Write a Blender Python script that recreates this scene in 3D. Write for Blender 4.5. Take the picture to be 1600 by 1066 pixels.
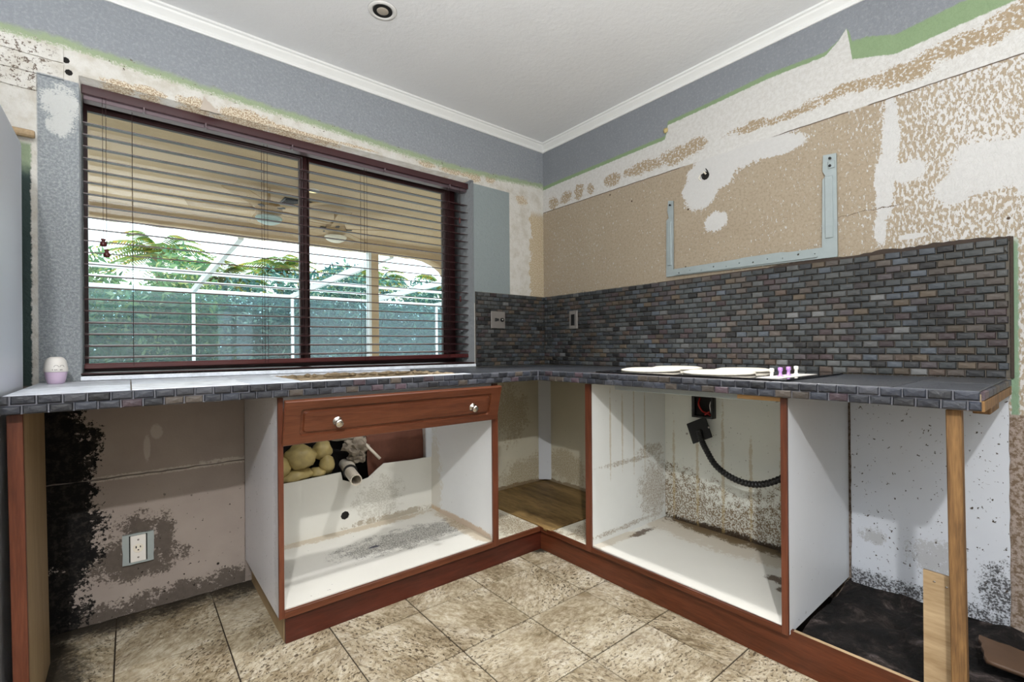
import bpy, bmesh, math, random
from mathutils import Vector, Matrix, noise as mnoise
random.seed(7)
R = random.Random(11)
SC = bpy.context.scene
COL = SC.collection
for o in list(bpy.data.objects): bpy.data.objects.remove(o)
PI = math.pi

# ------------------------------------------------------------------ camera
yaw, roll = 0.6844, -0.0074
cam_d = bpy.data.cameras.new('camera'); cam = bpy.data.objects.new('camera', cam_d); COL.objects.link(cam)
vv = Vector((math.sin(yaw), math.cos(yaw), 0)); rr = Vector((math.cos(yaw), -math.sin(yaw), 0)); uu = Vector((0, 0, 1))
r2 = rr*math.cos(roll)+uu*math.sin(roll); u2 = uu*math.cos(roll)-rr*math.sin(roll)
M = Matrix((( r2.x, u2.x, -vv.x, -2.212), (r2.y, u2.y, -vv.y, -2.360), (r2.z, u2.z, -vv.z, 1.023), (0, 0, 0, 1)))
cam.matrix_world = M
cam_d.sensor_width = 36; cam_d.lens = 733/1600*36; cam_d.shift_y = (544.2-533)/1600; cam_d.clip_start = .02
SC.camera = cam
# ------------------------------------------------------------------ world, lights, exposure
W = bpy.data.worlds.new('world'); SC.world = W; W.use_nodes = True
W.node_tree.nodes['Background'].inputs[0].default_value = (.86, .93, 1, 1)
W.node_tree.nodes['Background'].inputs[1].default_value = 4.0
def lamp(name, typ, loc, power, color=(1, 1, 1), rot=None, **kw):
    d = bpy.data.lights.new(name, typ); d.energy = power; d.color = color
    for k, v in kw.items(): setattr(d, k, v)
    o = bpy.data.objects.new(name, d); o.location = loc
    if rot: o.rotation_euler = rot
    COL.objects.link(o); return o
lamp('ceiling_lamp_far', 'AREA', (-2.58, -2.86, 2.385), 92, (1, .99, .975), shape='DISK', size=.07)
lamp('ceiling_lamp_near', 'SPOT', (-.87, -1.21, 2.395), 150, (1, .99, .975), spot_size=math.radians(88), spot_blend=.75, shadow_soft_size=.035)
lamp('rear_fill', 'AREA', (-3.0, -4.9, 1.2), 8, (.95, .98, 1), (PI/2, 0, 0), shape='RECTANGLE', size=2.6, size_y=2.1)  # added soft fill behind the camera, no door is modelled
lamp('side_fill', 'AREA', (-4.9, -2.8, 1.2), 8, (.95, .98, 1), (PI/2, 0, -PI/2), shape='RECTANGLE', size=2.2, size_y=2.1)  # added soft fill from the unseen left side of the room
lamp('ceiling_fill', 'AREA', (-2.5, -2.8, 1.2), 185, (.98, .99, 1), (PI, 0, 0), shape='DISK', size=1.2)  # added upward fill to brighten the ceiling and soften shadows
SC.view_settings.view_transform = 'Standard'; SC.view_settings.look = 'None'
SC.view_settings.exposure = -0.30; SC.view_settings.gamma = 1; SC.view_settings.use_curve_mapping = False

# ------------------------------------------------------------------ shader helpers
class S:
    def __init__(s, name, rough=.6, metal=0, spec=.5):
        s.mat = bpy.data.materials.new(name); s.mat.use_nodes = True
        s.t = s.mat.node_tree; s.b = s.t.nodes['Principled BSDF']
        s.b.inputs['Roughness'].default_value = rough; s.b.inputs['Metallic'].default_value = metal
        s.b.inputs['Specular IOR Level'].default_value = spec
        s._p = None
    def nd(s, typ, **kw):
        n = s.t.nodes.new(typ)
        for k, v in kw.items(): setattr(n, k, v)
        return n
    def put(s, sock, v):
        if isinstance(v, bpy.types.NodeSocket): s.t.links.new(v, sock)
        elif isinstance(v, (tuple, list)):
            sock.default_value = tuple(v)+(1,) if len(v) == 3 and sock.type == 'RGBA' else v
        else: sock.default_value = v
    @property
    def pos(s):
        if s._p is None: s._p = s.nd('ShaderNodeNewGeometry').outputs['Position']
        return s._p
    def objc(s): return s.nd('ShaderNodeTexCoord').outputs['Object']
    def m(s, op, a, b=0.0, c=None, clamp=False):
        n = s.nd('ShaderNodeMath', operation=op, use_clamp=clamp)
        s.put(n.inputs[0], a); s.put(n.inputs[1], b)
        if c is not None: s.put(n.inputs[2], c)
        return n.outputs[0]
    def vm(s, op, a, b=(0, 0, 0)):
        n = s.nd('ShaderNodeVectorMath', operation=op); s.put(n.inputs[0], a); s.put(n.inputs[1], b)
        return n.outputs['Value'] if op in ('LENGTH', 'DOT_PRODUCT') else n.outputs[0]
    def sep(s, v):
        n = s.nd('ShaderNodeSeparateXYZ'); s.put(n.inputs[0], v); return n.outputs
    def noise(s, scale, detail=4, rough=.55, vec=None, dist=0):
        n = s.nd('ShaderNodeTexNoise'); s.put(n.inputs['Vector'], vec if vec is not None else s.pos)
        n.inputs['Scale'].default_value = scale; n.inputs['Detail'].default_value = detail
        n.inputs['Roughness'].default_value = rough; n.inputs['Distortion'].default_value = dist
        return n.outputs[0]
    def vor(s, scale, vec=None, feature='F1', rnd=1):
        n = s.nd('ShaderNodeTexVoronoi', feature=feature); s.put(n.inputs['Vector'], vec if vec is not None else s.pos)
        n.inputs['Scale'].default_value = scale; n.inputs['Randomness'].default_value = rnd
        return n.outputs[0]
    def step(s, x, t, w=.02):
        n = s.nd('ShaderNodeMapRange', interpolation_type='SMOOTHSTEP'); s.put(n.inputs[0], x)
        s.put(n.inputs[1], t-w); s.put(n.inputs[2], t+w); return n.outputs[0]
    def ramp(s, f, stops, interp='LINEAR'):
        n = s.nd('ShaderNodeValToRGB'); cr = n.color_ramp; cr.interpolation = interp
        while len(cr.elements) < len(stops): cr.elements.new(.5)
        for e, (p, c) in zip(cr.elements, stops):
            e.position = p; e.color = (c, c, c, 1) if not isinstance(c, tuple) else tuple(c)+(1,)
        s.put(n.inputs[0], f); return n.outputs[0]
    def mix(s, f, a, b, mode='MIX'):
        n = s.nd('ShaderNodeMix', data_type='RGBA', blend_type=mode)
        s.put(n.inputs[0], f); s.put(n.inputs[6], a); s.put(n.inputs[7], b); return n.outputs[2]
    def blobs(s, L, amp=.6, scale=9, thr=0, w=.1, detail=6):
        """max of soft ellipsoids (cx,cy,cz,rx,ry,rz), None radius = ignore axis; edges broken by noise -> 0..1"""
        out = None
        for cx, cy, cz, rx, ry, rz in L:
            d = s.vm('SUBTRACT', s.pos, (cx, cy, cz))
            d = s.vm('MULTIPLY', d, tuple(0 if q is None else 1/q for q in (rx, ry, rz)))
            v = s.m('SUBTRACT', 1, s.vm('LENGTH', d))
            out = v if out is None else s.m('MAXIMUM', out, v)
        n = s.m('MULTIPLY', s.m('SUBTRACT', s.noise(scale*.7, detail, .74), .5), amp*5.2)
        n = s.m('ADD', n, s.m('MULTIPLY', s.m('SUBTRACT', s.noise(scale*6, 4, .7), .5), amp*3.4))
        return s.step(s.m('ADD', out, s.m('MULTIPLY', n, s.step(out, -.35, .3))), thr, w*1.6)
    def curve(s, u, pts, u0, u1, v0, v1):
        """piecewise-linear v(u) through a ramp"""
        n = s.nd('ShaderNodeMapRange'); s.put(n.inputs[0], u); n.inputs[1].default_value = u0; n.inputs[2].default_value = u1
        st = sorted([((a-u0)/(u1-u0), (b-v0)/(v1-v0)) for a, b in pts])
        r = s.ramp(n.outputs[0], st)
        q = s.nd('ShaderNodeMapRange'); s.put(q.inputs[0], r); q.inputs[3].default_value = v0; q.inputs[4].default_value = v1
        return q.outputs[0]
    def bump(s, h, strength=.3, dist=.004):
        n = s.nd('ShaderNodeBump'); s.put(n.inputs['Height'], h); n.inputs['Strength'].default_value = strength
        n.inputs['Distance'].default_value = dist; s.t.links.new(n.outputs[0], s.b.inputs['Normal']); return s
    def col(s, c): s.put(s.b.inputs['Base Color'], c); return s
    def rough(s, r): s.put(s.b.inputs['Roughness'], r); return s
def plain(name, c, rough=.5, metal=0, spec=.5, nz=.12, scale=20, bump=0):
    s = S(name, rough, metal, spec)
    n = s.noise(scale, 4, vec=s.objc())
    s.col(s.mix(n, tuple(x*(1-nz) for x in c), tuple(min(1, x*(1+nz)) for x in c)))
    if bump: s.bump(n, bump)
    return s.mat

# ------------------------------------------------------------------ mesh helpers
WP = {}
def wloc(o): return WP.get(o.name, Vector((0, 0, 0))) if o else Vector((0, 0, 0))
def link(name, me, mat, parent=None, at=None):
    o = bpy.data.objects.new(name, me); COL.objects.link(o)
    if mat and not me.materials: me.materials.append(mat)
    at = Vector(at) if at is not None else Vector((0, 0, 0))
    if parent: o.parent = parent
    o.location = at-wloc(parent); WP[o.name] = at
    return o
def obj(name, bm, mat, parent=None, smooth=False, base=False):
    vs = [v.co for v in bm.verts]
    lo = Vector([min(v[i] for v in vs) for i in range(3)]); hi = Vector([max(v[i] for v in vs) for i in range(3)])
    c = (lo+hi)/2
    if base: c.z = lo.z
    for v in bm.verts: v.co -= c
    bmesh.ops.recalc_face_normals(bm, faces=bm.faces)
    me = bpy.data.meshes.new(name); bm.to_mesh(me); bm.free()
    if smooth:
        for p in me.polygons: p.use_smooth = True
    return link(name, me, mat, parent, c)
def thing(name, label, cat, loc, group=None):
    o = bpy.data.objects.new(name, None); COL.objects.link(o); o.location = loc; o.empty_display_size = .05
    WP[o.name] = Vector(loc); tag(o, label, cat, group); return o
def tag(o, label, cat=None, group=None):
    o['label'] = label
    if cat: o['category'] = cat
    if group: o['group'] = group
    return o
def struct(o): o['kind'] = 'structure'; return o
def stuff(o): o['kind'] = 'stuff'; return o
def BM(): return bmesh.new()
def box(bm, x0, x1, y0, y1, z0, z1, bev=0, seg=1, mat=None):
    r = bmesh.ops.create_cube(bm, size=1)
    for v in r['verts']:
        v.co = Vector(((x0+x1)/2+v.co.x*(x1-x0), (y0+y1)/2+v.co.y*(y1-y0), (z0+z1)/2+v.co.z*(z1-z0)))
        if mat: v.co = mat @ v.co
    if bev:
        es = set(e for v in r['verts'] for e in v.link_edges)
        bmesh.ops.bevel(bm, geom=list(es), offset=bev, segments=seg, affect='EDGES', profile=.5)
    return bm
def B(*a, **k): return box(BM(), *a, **k)
def lathe(prof, cx=0, cy=0, cz=0, seg=24, axis='z', bm=None):
    bm = bm or BM(); rings = []
    for r, h in prof:
        ring = []
        for i in range(seg):
            a = 2*PI*i/seg; p = (r*math.cos(a), r*math.sin(a), h)
            if axis == 'y': p = (p[0], -p[2], p[1])
            if axis == 'x': p = (-p[2], p[0], p[1])
            ring.append(bm.verts.new((cx+p[0], cy+p[1], cz+p[2])))
        rings.append(ring)
    for a, b in zip(rings, rings[1:]):
        for i in range(seg): bm.faces.new((a[i], a[(i+1) % seg], b[(i+1) % seg], b[i]))
    if prof[0][0] > 1e-5: bm.faces.new(rings[0])
    if prof[-1][0] > 1e-5: bm.faces.new(rings[-1])
    bmesh.ops.remove_doubles(bm, verts=bm.verts, dist=1e-6)
    return bm
def tube(path, rad, seg=10, bm=None, cap=True):
    bm = bm or BM(); P = [Vector(p) for p in path]; rings = []; up = None
    for i, p in enumerate(P):
        t = (P[min(i+1, len(P)-1)]-P[max(i-1, 0)]).normalized()
        if up is None: up = t.orthogonal().normalized()
        up = (up-t*up.dot(t)).normalized(); s_ = t.cross(up)
        r = rad(i/(len(P)-1)) if callable(rad) else rad
        rings.append([bm.verts.new(p+(up*math.cos(2*PI*k/seg)+s_*math.sin(2*PI*k/seg))*r) for k in range(seg)])
    for a, b in zip(rings, rings[1:]):
        for i in range(seg): bm.faces.new((a[i], a[(i+1) % seg], b[(i+1) % seg], b[i]))
    if cap: bm.faces.new(rings[0]); bm.faces.new(rings[-1])
    return bm
def spline(pts, n=12):
    out = []; P = [Vector(p) for p in pts]; P = [P[0]*2-P[1]]+P+[P[-1]*2-P[-2]]
    for i in range(1, len(P)-2):
        for k in range(n):
            t = k/n; a, b, c, d = P[i-1:i+3]
            out.append(.5*((2*b)+(-a+c)*t+(2*a-5*b+4*c-d)*t*t+(-a+3*b-3*c+d)*t**3))
    out.append(P[-2]); return out
def jag(pts, amp=.006, step=.02, rnd=R, closed=True):
    """fine irregular edge on a polygon"""
    out = []; n = len(pts)
    for i in range(n if closed else n-1):
        a = Vector(pts[i]); b = Vector(pts[(i+1) % n]); L = (b-a).length; k = max(1, int(L/step))
        nn = Vector((-(b-a).y, (b-a).x)).normalized()
        for j in range(k):
            t = j/k; out.append(tuple(a+(b-a)*t+nn*(rnd.uniform(-amp, amp) if j else 0)))
    return out
def plate(loops, org, U, V, th, name='p'):
    """flat plate with holes in the (U,V) plane, thickness th along U x V, returned as a bmesh"""
    cu = bpy.data.curves.new(name, 'CURVE'); cu.dimensions = '2D'; cu.fill_mode = 'BOTH'; cu.extrude = abs(th)/2
    for lp in loops:
        sp = cu.splines.new('POLY'); sp.points.add(len(lp)-1)
        for q, p in zip(sp.points, lp): q.co = (p[0], p[1], 0, 1)
        sp.use_cyclic_u = True
    o = bpy.data.objects.new(name, cu); COL.objects.link(o)
    me = bpy.data.meshes.new_from_object(o, depsgraph=bpy.context.evaluated_depsgraph_get())
    bpy.data.objects.remove(o)
    bm = BM(); bm.from_mesh(me); bpy.data.meshes.remove(me)
    U = Vector(U); V = Vector(V); N = U.cross(V); org = Vector(org)+N*th/2
    for v in bm.verts: v.co = org+U*v.co.x+V*v.co.y+N*v.co.z
    bmesh.ops.remove_doubles(bm, verts=bm.verts, dist=1e-6)
    return bm
def rect(x0, x1, y0, y1): return [(x0, y0), (x1, y0), (x1, y1), (x0, y1)]
def circ(cx, cy, r, n=10): return [(cx+r*math.cos(2*PI*i/n), cy+r*math.sin(2*PI*i/n)) for i in range(n)]
def lump(c, r, seed, amp=.25, sub=3, sc=2.2):
    bm = BM(); bmesh.ops.create_icosphere(bm, subdivisions=sub, radius=1)
    for v in bm.verts:
        n = mnoise.fractal(v.co*sc+Vector((seed*7.3, seed*3.1, seed)), .8, 2.1, 4)
        v.co = Vector((c[i]+v.co[i]*(1+amp*n)*(r[i] if isinstance(r, tuple) else r) for i in range(3)))
    return bm

def C(h):
    h = h.lstrip('#'); v = [int(h[i:i+2], 16)/255 for i in (0, 2, 4)]
    return tuple(x/12.92 if x <= .04045 else ((x+.055)/1.055)**2.4 for x in v)
# ------------------------------------------------------------------ materials
WHT = C('e2dfd6'); GREY = C('8b929b'); GRN = C('9db58b'); TAN = C('b39d80')
def m_wall_left():
    s = S('stripped_wall_left', .85, spec=.25); x, y, z = s.sep(s.pos)
    n1 = s.noise(14, 6, .65); n2 = s.noise(60, 5, .7); n3 = s.noise(160, 4, .7)
    base = s.mix(s.step(n1, .55, .15), C('d4d2cc'), C('c2bdb2'))
    # worn tan spots in the stripped band above the window
    L = [(-2.245, 0, 2.055, .055, None, .016), (-2.14, 0, 2.06, .05, None, .018), (-1.99, 0, 2.055, .06, None, .03), (-1.80, 0, 2.06, .12, None, .03), (-1.62, 0, 2.055, .10, None, .014),
         (-1.50, 0, 2.055, .12, None, .010), (-1.30, 0, 2.06, .10, None, .008), (-.90, 0, 2.07, .06, None, .018), (-.72, 0, 2.07, .09, None, .020), (-.57, 0, 2.075, .06, None, .032),
         (-.45, 0, 2.08, .04, None, .022), (-.20, 0, 2.0, .05, None, .03)]
    worn = s.blobs(L, .55, 26, .02, .08)
    base = s.mix(worn, base, s.mix(s.step(n3, .5, .06), C('a08a70'), C('dcd2bd')))
    # porous old boards at far left
    bl = s.m('MULTIPLY', s.step(x, -2.42, .03), -1); bl = s.m('ADD', bl, 1)
    bl = s.m('MULTIPLY', bl, s.step(z, 1.95, .004))
    base = s.mix(s.m('MULTIPLY', bl, s.step(s.noise(75, 5, .75), .56, .02)), base, C('6b5f55'))
    # rough beige coat by the corner
    be = s.step(s.m('ADD', x, s.m('MULTIPLY', s.m('SUBTRACT', n1, .5), .16)), -.125, .004)
    be = s.m('MULTIPLY', be, s.m('SUBTRACT', 1, s.step(z, 1.93, .03)))
    base = s.mix(be, base, s.mix(s.step(n3, .56, .04), C('b8a88c'), C('ddd4c0')))
    # grey rectangle of old paint right of the window
    def rectm(x0, x1, z0, z1, w=.003):
        a = s.m('MULTIPLY', s.step(x, x0, w), s.m('SUBTRACT', 1, s.step(x, x1, w)))
        b = s.m('MULTIPLY', s.step(z, z0, w), s.m('SUBTRACT', 1, s.step(z, z1, w))); return s.m('MULTIPLY', a, b)
    base = s.mix(rectm(-.60, -.30, 1.3, 2.03), base, C('8e9899')); jamb = s.m('MULTIPLY', rectm(-.60, -.574, .7, 2.2), s.step(y, .004, .002))
    # grey strip with skip trowel texture left of the window
    base = s.mix(rectm(-2.462, -2.34, .8, 2.018), base, s.mix(s.blobs([(-2.40, 0, 1.93, .05, None, .06), (-2.40, 0, 1.86, .035, None, .05)], .6, 30, 0, .1), s.mix(s.step(s.noise(120, 5, .72), .52, .12), C('878d92'), C('a6abad')), C('c6c8c6')))
    # dark grey-green stripe beside the refrigerator
    dk = s.m('SUBTRACT', 1, s.step(s.m('ADD', x, s.m('MULTIPLY', s.m('SUBTRACT', n2, .5), .02)), -2.478, .003))
    dk = s.m('MULTIPLY', dk, s.m('SUBTRACT', 1, s.step(z, 1.76, .01)))
    base = s.mix(dk, base, s.mix(s.step(s.m('ADD', z, s.m('MULTIPLY', n1, .1)), 1.72, .03), C('3b4a48'), C('8b9a80')))
    # paint line: grey above, green fringe below it
    edge = s.curve(x, [(-2.6, 2.135), (-2.39, 2.145), (-2.0, 2.128), (-1.485, 2.114), (-.76, 2.085), (-.4, 2.10), (-.05, 2.125), (0, 2.125)], -2.6, 0, 2.0, 2.2)
    ez = s.m('SUBTRACT', z, edge); ez2 = s.m('ADD', ez, s.m('MULTIPLY', s.m('SUBTRACT', n2, .5), .05))
    sp = s.m('MULTIPLY', s.step(n3, .46, .05), s.step(ez2, -.012, .006))
    base = s.mix(s.m('MULTIPLY', sp, .85), base, C('9caa88'))
    base = s.mix(s.step(ez2, .0, .004), base, C('98a688'))
    base = s.mix(s.step(s.m('ADD', ez, s.m('MULTIPLY', s.m('SUBTRACT', n1, .5), .05)), .022, .012), base, s.mix(s.step(s.noise(85, 4, .65), .56, .10), s.mix(n1, C('868b92'), C('959a9f')), C('9b9fa4')))
    chips = s.m('MULTIPLY', s.step(s.noise(48, 3, .6), .66, .01), s.m('SUBTRACT', 1, s.step(s.m('ABSOLUTE', ez), .03, .01)))
    base = s.mix(chips, base, C('6d6658'))
    # bare, damp, mouldy wall below the worktop
    low = s.m('SUBTRACT', 1, s.step(z, .9, .005))
    lowc = s.mix(n1, C('877c75'), C('998d84'))
    base = s.mix(low, base, lowc)
    base = s.mix(jamb, base, C('83878a'))
    s.col(base); s.bump(s.m('ADD', s.m('MULTIPLY', n2, .8), s.m('MULTIPLY', s.noise(38, 4, .6), .9)), .75, .008); return s.mat
def m_drywall():
    s = S('damp_drywall', .8, spec=.2); x, y, z = s.sep(s.pos)
    n1 = s.noise(6, 6, .6); n2 = s.noise(60, 5, .7)
    base = s.mix(n1, C('8c807b'), C('a59a90'))
    base = s.mix(s.blobs([(-2.16, 0, .64, .012, None, .06), (-2.13, 0, .70, .02, None, .03)], .2, 20, .1, .1), base, C('b0a69f'))
    base = s.mix(s.m('MULTIPLY', s.blobs([(-2.12, 0, .54, .5, None, .012), (-1.9, 0, .545, .12, None, .02)], .3, 30, .25, .1), s.step(n2, .4, .1)), base, C('bcb3aa'))
    mould = s.blobs([(-2.41, 0, .66, .10, None, .30), (-2.40, 0, .36, .11, None, .22), (-2.44, 0, .1, .10, None, .25), (-2.36, 0, .47, .06, None, .10)], .5, 14, .02, .05)
    grime = s.blobs([(-2.19, 0, .19, .14, None, .06), (-2.19, 0, .33, .07, None, .06), (-2.11, 0, .27, .04, None, .10), (-2.26, 0, .24, .05, None, .05),
                     (-2.05, 0, .02, .30, None, .055), (-2.35, 0, .02, .30, None, .045), (-1.86, 0, .03, .10, None, .06)], .65, 22, .05, .1)
    base = s.mix(s.m('MULTIPLY', grime, .85), base, s.mix(n2, C('2e2822'), C('5c534a')))
    base = s.mix(mould, base, s.mix(s.step(n2, .55, .1), C('0c0b0b'), C('2b2724')))
    dots = s.m('SUBTRACT', 1, s.step(s.vor(9, rnd=.9), .055, .015)); base = s.mix(dots, base, C('1c1917'))
    fl = s.m('MULTIPLY', s.step(s.noise(70, 2, .5), .72, .015), s.m('SUBTRACT', 1, s.step(z, .45, .1))); base = s.mix(fl, base, C('2c2622'))
    s.col(base); s.bump(n2, .3, .003); return s.mat
def m_wall_right():
    s = S('stripped_wall_right', .85, spec=.25); x, y, z = s.sep(s.pos)
    n1 = s.noise(12, 6, .65); n2 = s.noise(60, 5, .7); n3 = s.noise(120, 3, .6)
    st = s.nd('ShaderNodeMapping'); s.put(st.inputs[0], s.pos); st.inputs['Scale'].default_value = (1, 1, .45); st.inputs['Rotation'].default_value = (.5, 0, 0)
    fl = s.noise(120, 4, .62, vec=st.outputs[0])
    tan = s.mix(s.noise(4, 4, .6), C('988a77'), C('a89c89'))
    tan = s.mix(s.m('MULTIPLY', s.step(s.noise(90, 4, .7), .54, .06), .35), tan, C('7a6c56'))
    # white flecks of old skim coat: denser to the right
    dens = s.curve(s.m('MULTIPLY', y, -1), [(0, .63), (.4, .635), (1.0, .66), (1.6, .63), (1.8, .61), (1.92, .53), (2.1, .50), (3, .50)], 0, 3, 0, 1)
    dens = s.m('ADD', dens, s.m('MULTIPLY', s.m('SUBTRACT', s.noise(5, 3), .5), .12))
    f = s.m('SUBTRACT', fl, dens)
    base = s.mix(s.step(f, .0, .012), tan, C('c2c0bd'))
    # solid areas of skim coat
    W_ = s.blobs([(0, -1.20, 1.88, None, .13, .10), (0, -1.14, 1.80, None, .10, .09), (0, -1.36, 1.93, None, .20, .07), (0, -1.5, 1.90, None, .12, .04), (0, -1.22, 1.63, None, .055, .05),
                  (0, -1.90, 1.80, None, .028, .16), (0, -1.88, 1.62, None, .03, .14), (0, -1.865, 1.46, None, .018, .06), (0, -1.95, 1.66, None, .05, .04),
                  (0, -2.16, 1.62, None, .11, .09), (0, -2.07, 1.56, None, .05, .05), (0, -2.3, 1.6, None, .1, .15), (0, -1.96, 1.42, None, .04, .010)], .28, 16, .0, .02)
    base = s.mix(W_, base, s.mix(n2, C('b7b6b4'), C('c9c8c6')))
    # white band above the seam with rough tan patches
    seam = s.m('SUBTRACT', z, 1.95)
    up = s.step(seam, .0, .003)
    band = s.mix(s.m('MULTIPLY', s.step(n2, .5, .1), .5), C('c8c7c4'), C('b6b3ae'))
    rp = s.blobs([(0, -.10, 2.00, None, .05, .04), (0, -.22, 2.00, None, .05, .04), (0, -.33, 2.01, None, .04, .045), (0, -.43, 2.01, None, .03, .035), (0, -.60, 2.01, None, .06, .035), (0, -.80, 2.02, None, .13, .035),
                  (0, -1.02, 2.02, None, .12, .045), (0, -1.13, 2.04, None, .05, .035), (0, -1.38, 2.03, None, .10, .022), (0, -1.55, 2.02, None, .14, .018), (0, -1.77, 2.04, None, .14, .025), (0, -1.95, 2.02, None, .1, .04),
                  (0, -2.10, 2.05, None, .15, .035), (0, -2.25, 2.07, None, .1, .05)], .55, 20, .05, .05)
    rp = s.m('MULTIPLY', rp, s.step(s.noise(95, 3, .6), .44, .04))
    band = s.mix(rp, band, s.mix(n2, C('8d7a5e'), C('a99a84')))
    lowwhite = s.blobs([(0, -1.3, 1.95, None, .25, .10), (0, -.9, 1.97, None, .08, .04)], .4, 16, 0, .03)
    base = s.mix(up, base, band)
    # seams and cracks between the boards
    ln = s.m('SUBTRACT', 1, s.step(s.m('ABSOLUTE', s.m('ADD', seam, s.m('MULTIPLY', s.m('SUBTRACT', n1, .5), .008))), .0022, .001))
    vis = s.m('SUBTRACT', 1, s.blobs([(0, -1.27, 1.95, None, .22, .05), (0, -1.8, 1.95, None, .03, .05)], .1, 10, 0, .1))
    base = s.mix(s.m('MULTIPLY', s.m('MULTIPLY', ln, vis), .9), base, C('4c3c2d'))
    c2 = s.m('ADD', s.m('SUBTRACT', z, 1.545), s.m('MULTIPLY', s.m('SUBTRACT', n1, .5), .06))
    c2 = s.m('SUBTRACT', 1, s.step(s.m('ABSOLUTE', c2), .0014, .001)); c2 = s.m('MULTIPLY', c2, s.m('SUBTRACT', 1, s.step(s.m('ABSOLUTE', s.m('ADD', y, 1.83)), .1, .02)))
    base = s.mix(c2, base, C('5c4c3c'))
    holes = s.m('SUBTRACT', 1, s.step(s.vor(7, rnd=1), .035, .012)); base = s.mix(holes, base, C('4a3a2c'))
    # paint: grey above, green fringe
    e1 = s.curve(s.m('MULTIPLY', y, -1), [(0, 2.13), (.15, 2.134), (.95, 2.145), (.965, 2.215), (1.17, 2.22), (1.467, 2.238), (1.69, 2.224), (1.735, 2.248), (1.768, 2.29), (1.778, 2.222), (1.83, 2.215), (1.917, 2.178), (2.09, 2.196), (2.4, 2.20)], 0, 2.4, 2, 2.4)
    e2 = s.curve(s.m('MULTIPLY', y, -1), [(0, 2.105), (.15, 2.112), (.95, 2.125), (.965, 2.195), (1.17, 2.202), (1.467, 2.215), (1.69, 2.208), (1.735, 2.246), (1.768, 2.289), (1.776, 2.152), (1.917, 2.106), (2.09, 2.12), (2.4, 2.14)], 0, 2.4, 2, 2.4)
    q = s.m('MULTIPLY', s.m('SUBTRACT', n2, .5), .014)
    base = s.mix(s.step(s.m('ADD', s.m('SUBTRACT', z, e2), q), 0, .003), base, s.mix(n1, C('788e6b'), C('879b79')))
    base = s.mix(s.step(s.m('ADD', s.m('SUBTRACT', z, e1), q), 0, .004), base, s.mix(s.step(s.noise(85, 4, .65), .58, .10), s.mix(n1, C('7b7f85'), C('878b91')), C('8c9095')))
    # bare board and glue right of the tiles, dirty board below the worktop
    gr = s.m('MULTIPLY', s.step(s.m('ADD', s.m('MULTIPLY', y, -1), q), 2.205, .002), s.m('SUBTRACT', 1, s.step(s.m('ADD', s.m('MULTIPLY', y, -1), q), 2.222, .003)))
    gr = s.m('MULTIPLY', gr, s.m('SUBTRACT', 1, s.step(z, 1.36, .02))); base = s.mix(gr, base, C('7c957c'))
    lo = s.m('SUBTRACT', 1, s.step(z, .796, .003)); base = s.mix(lo, base, s.mix(s.step(s.noise(70, 5, .7), .5, .08), C('6d5c4b'), C('9c8f86')))
    s.col(base); s.bump(s.m('ADD', n2, s.m('MULTIPLY', s.step(f, 0, .03), .5)), .45, .005); return s.mat
def m_ceiling():
    s = S('textured_ceiling', .8, spec=.25); s.col(s.mix(s.noise(2.5), C('dadbdc'), C('e3e4e5')))
    s.bump(s.noise(45, 5, .6), .35, .006); return s.mat
def m_traver():
    s = S('travertine', .5, spec=.35); oi = s.nd('ShaderNodeObjectInfo'); rnd = oi.outputs['Random']
    off = s.nd('ShaderNodeCombineXYZ'); s.put(off.inputs[0], s.m('MULTIPLY', rnd, 37)); s.put(off.inputs[1], s.m('MULTIPLY', rnd, 91))
    rot = s.nd('ShaderNodeVectorRotate', rotation_type='Z_AXIS'); s.put(rot.inputs['Vector'], s.pos); s.put(rot.inputs['Angle'], s.m('MULTIPLY', s.m('ROUND', s.m('MULTIPLY', rnd, 2)), 1.2))
    v = s.vm('ADD', rot.outputs[0], off.outputs[0])
    mp = s.nd('ShaderNodeMapping'); s.put(mp.inputs[0], v); mp.inputs['Scale'].default_value = (1, 1.8, 1)
    big = s.noise(2.6, 6, .6, mp.outputs[0], .8); fine = s.noise(30, 7, .8, mp.outputs[0], .4)
    c = s.ramp(s.m('ADD', s.m('MULTIPLY', big, .45), s.m('MULTIPLY', fine, .55)), [(.36, C('594b36')), (.43, C('80735b')), (.49, C('9f937b')), (.55, C('b5ab96')), (.64, C('c9c2b2'))])
    vein = s.m('SUBTRACT', 1, s.step(s.m('ABSOLUTE', s.m('SUBTRACT', s.noise(3.3, 6, .62, mp.outputs[0], 1.4), .5)), .012, .012))
    c = s.mix(s.m('MULTIPLY', vein, .5), c, C('6f5d43'))
    clus = s.step(s.noise(3.5, 3, .5, v), .47, .1)
    pits = s.m('MULTIPLY', s.step(s.noise(62, 3, .62, mp.outputs[0], .5), .575, .02), clus)
    c = s.mix(s.m('MULTIPLY', pits, .85), c, C('3a2d1f'))
    c = s.mix(s.m('MULTIPLY', s.m('SUBTRACT', 1, s.step(s.noise(7, 4, .6), .45, .14)), .35), c, C('6d5d47'))
    x, y, z = s.sep(s.pos)
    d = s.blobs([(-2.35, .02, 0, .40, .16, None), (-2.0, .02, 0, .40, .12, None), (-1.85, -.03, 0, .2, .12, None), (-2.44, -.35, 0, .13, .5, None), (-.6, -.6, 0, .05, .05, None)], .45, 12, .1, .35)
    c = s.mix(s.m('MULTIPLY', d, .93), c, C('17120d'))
    s.col(c); s.rough(s.m('ADD', .42, s.m('MULTIPLY', fine, .3))); s.bump(s.m('SUBTRACT', s.m('MULTIPLY', fine, .3), pits), .35, .003); return s.mat
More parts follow.
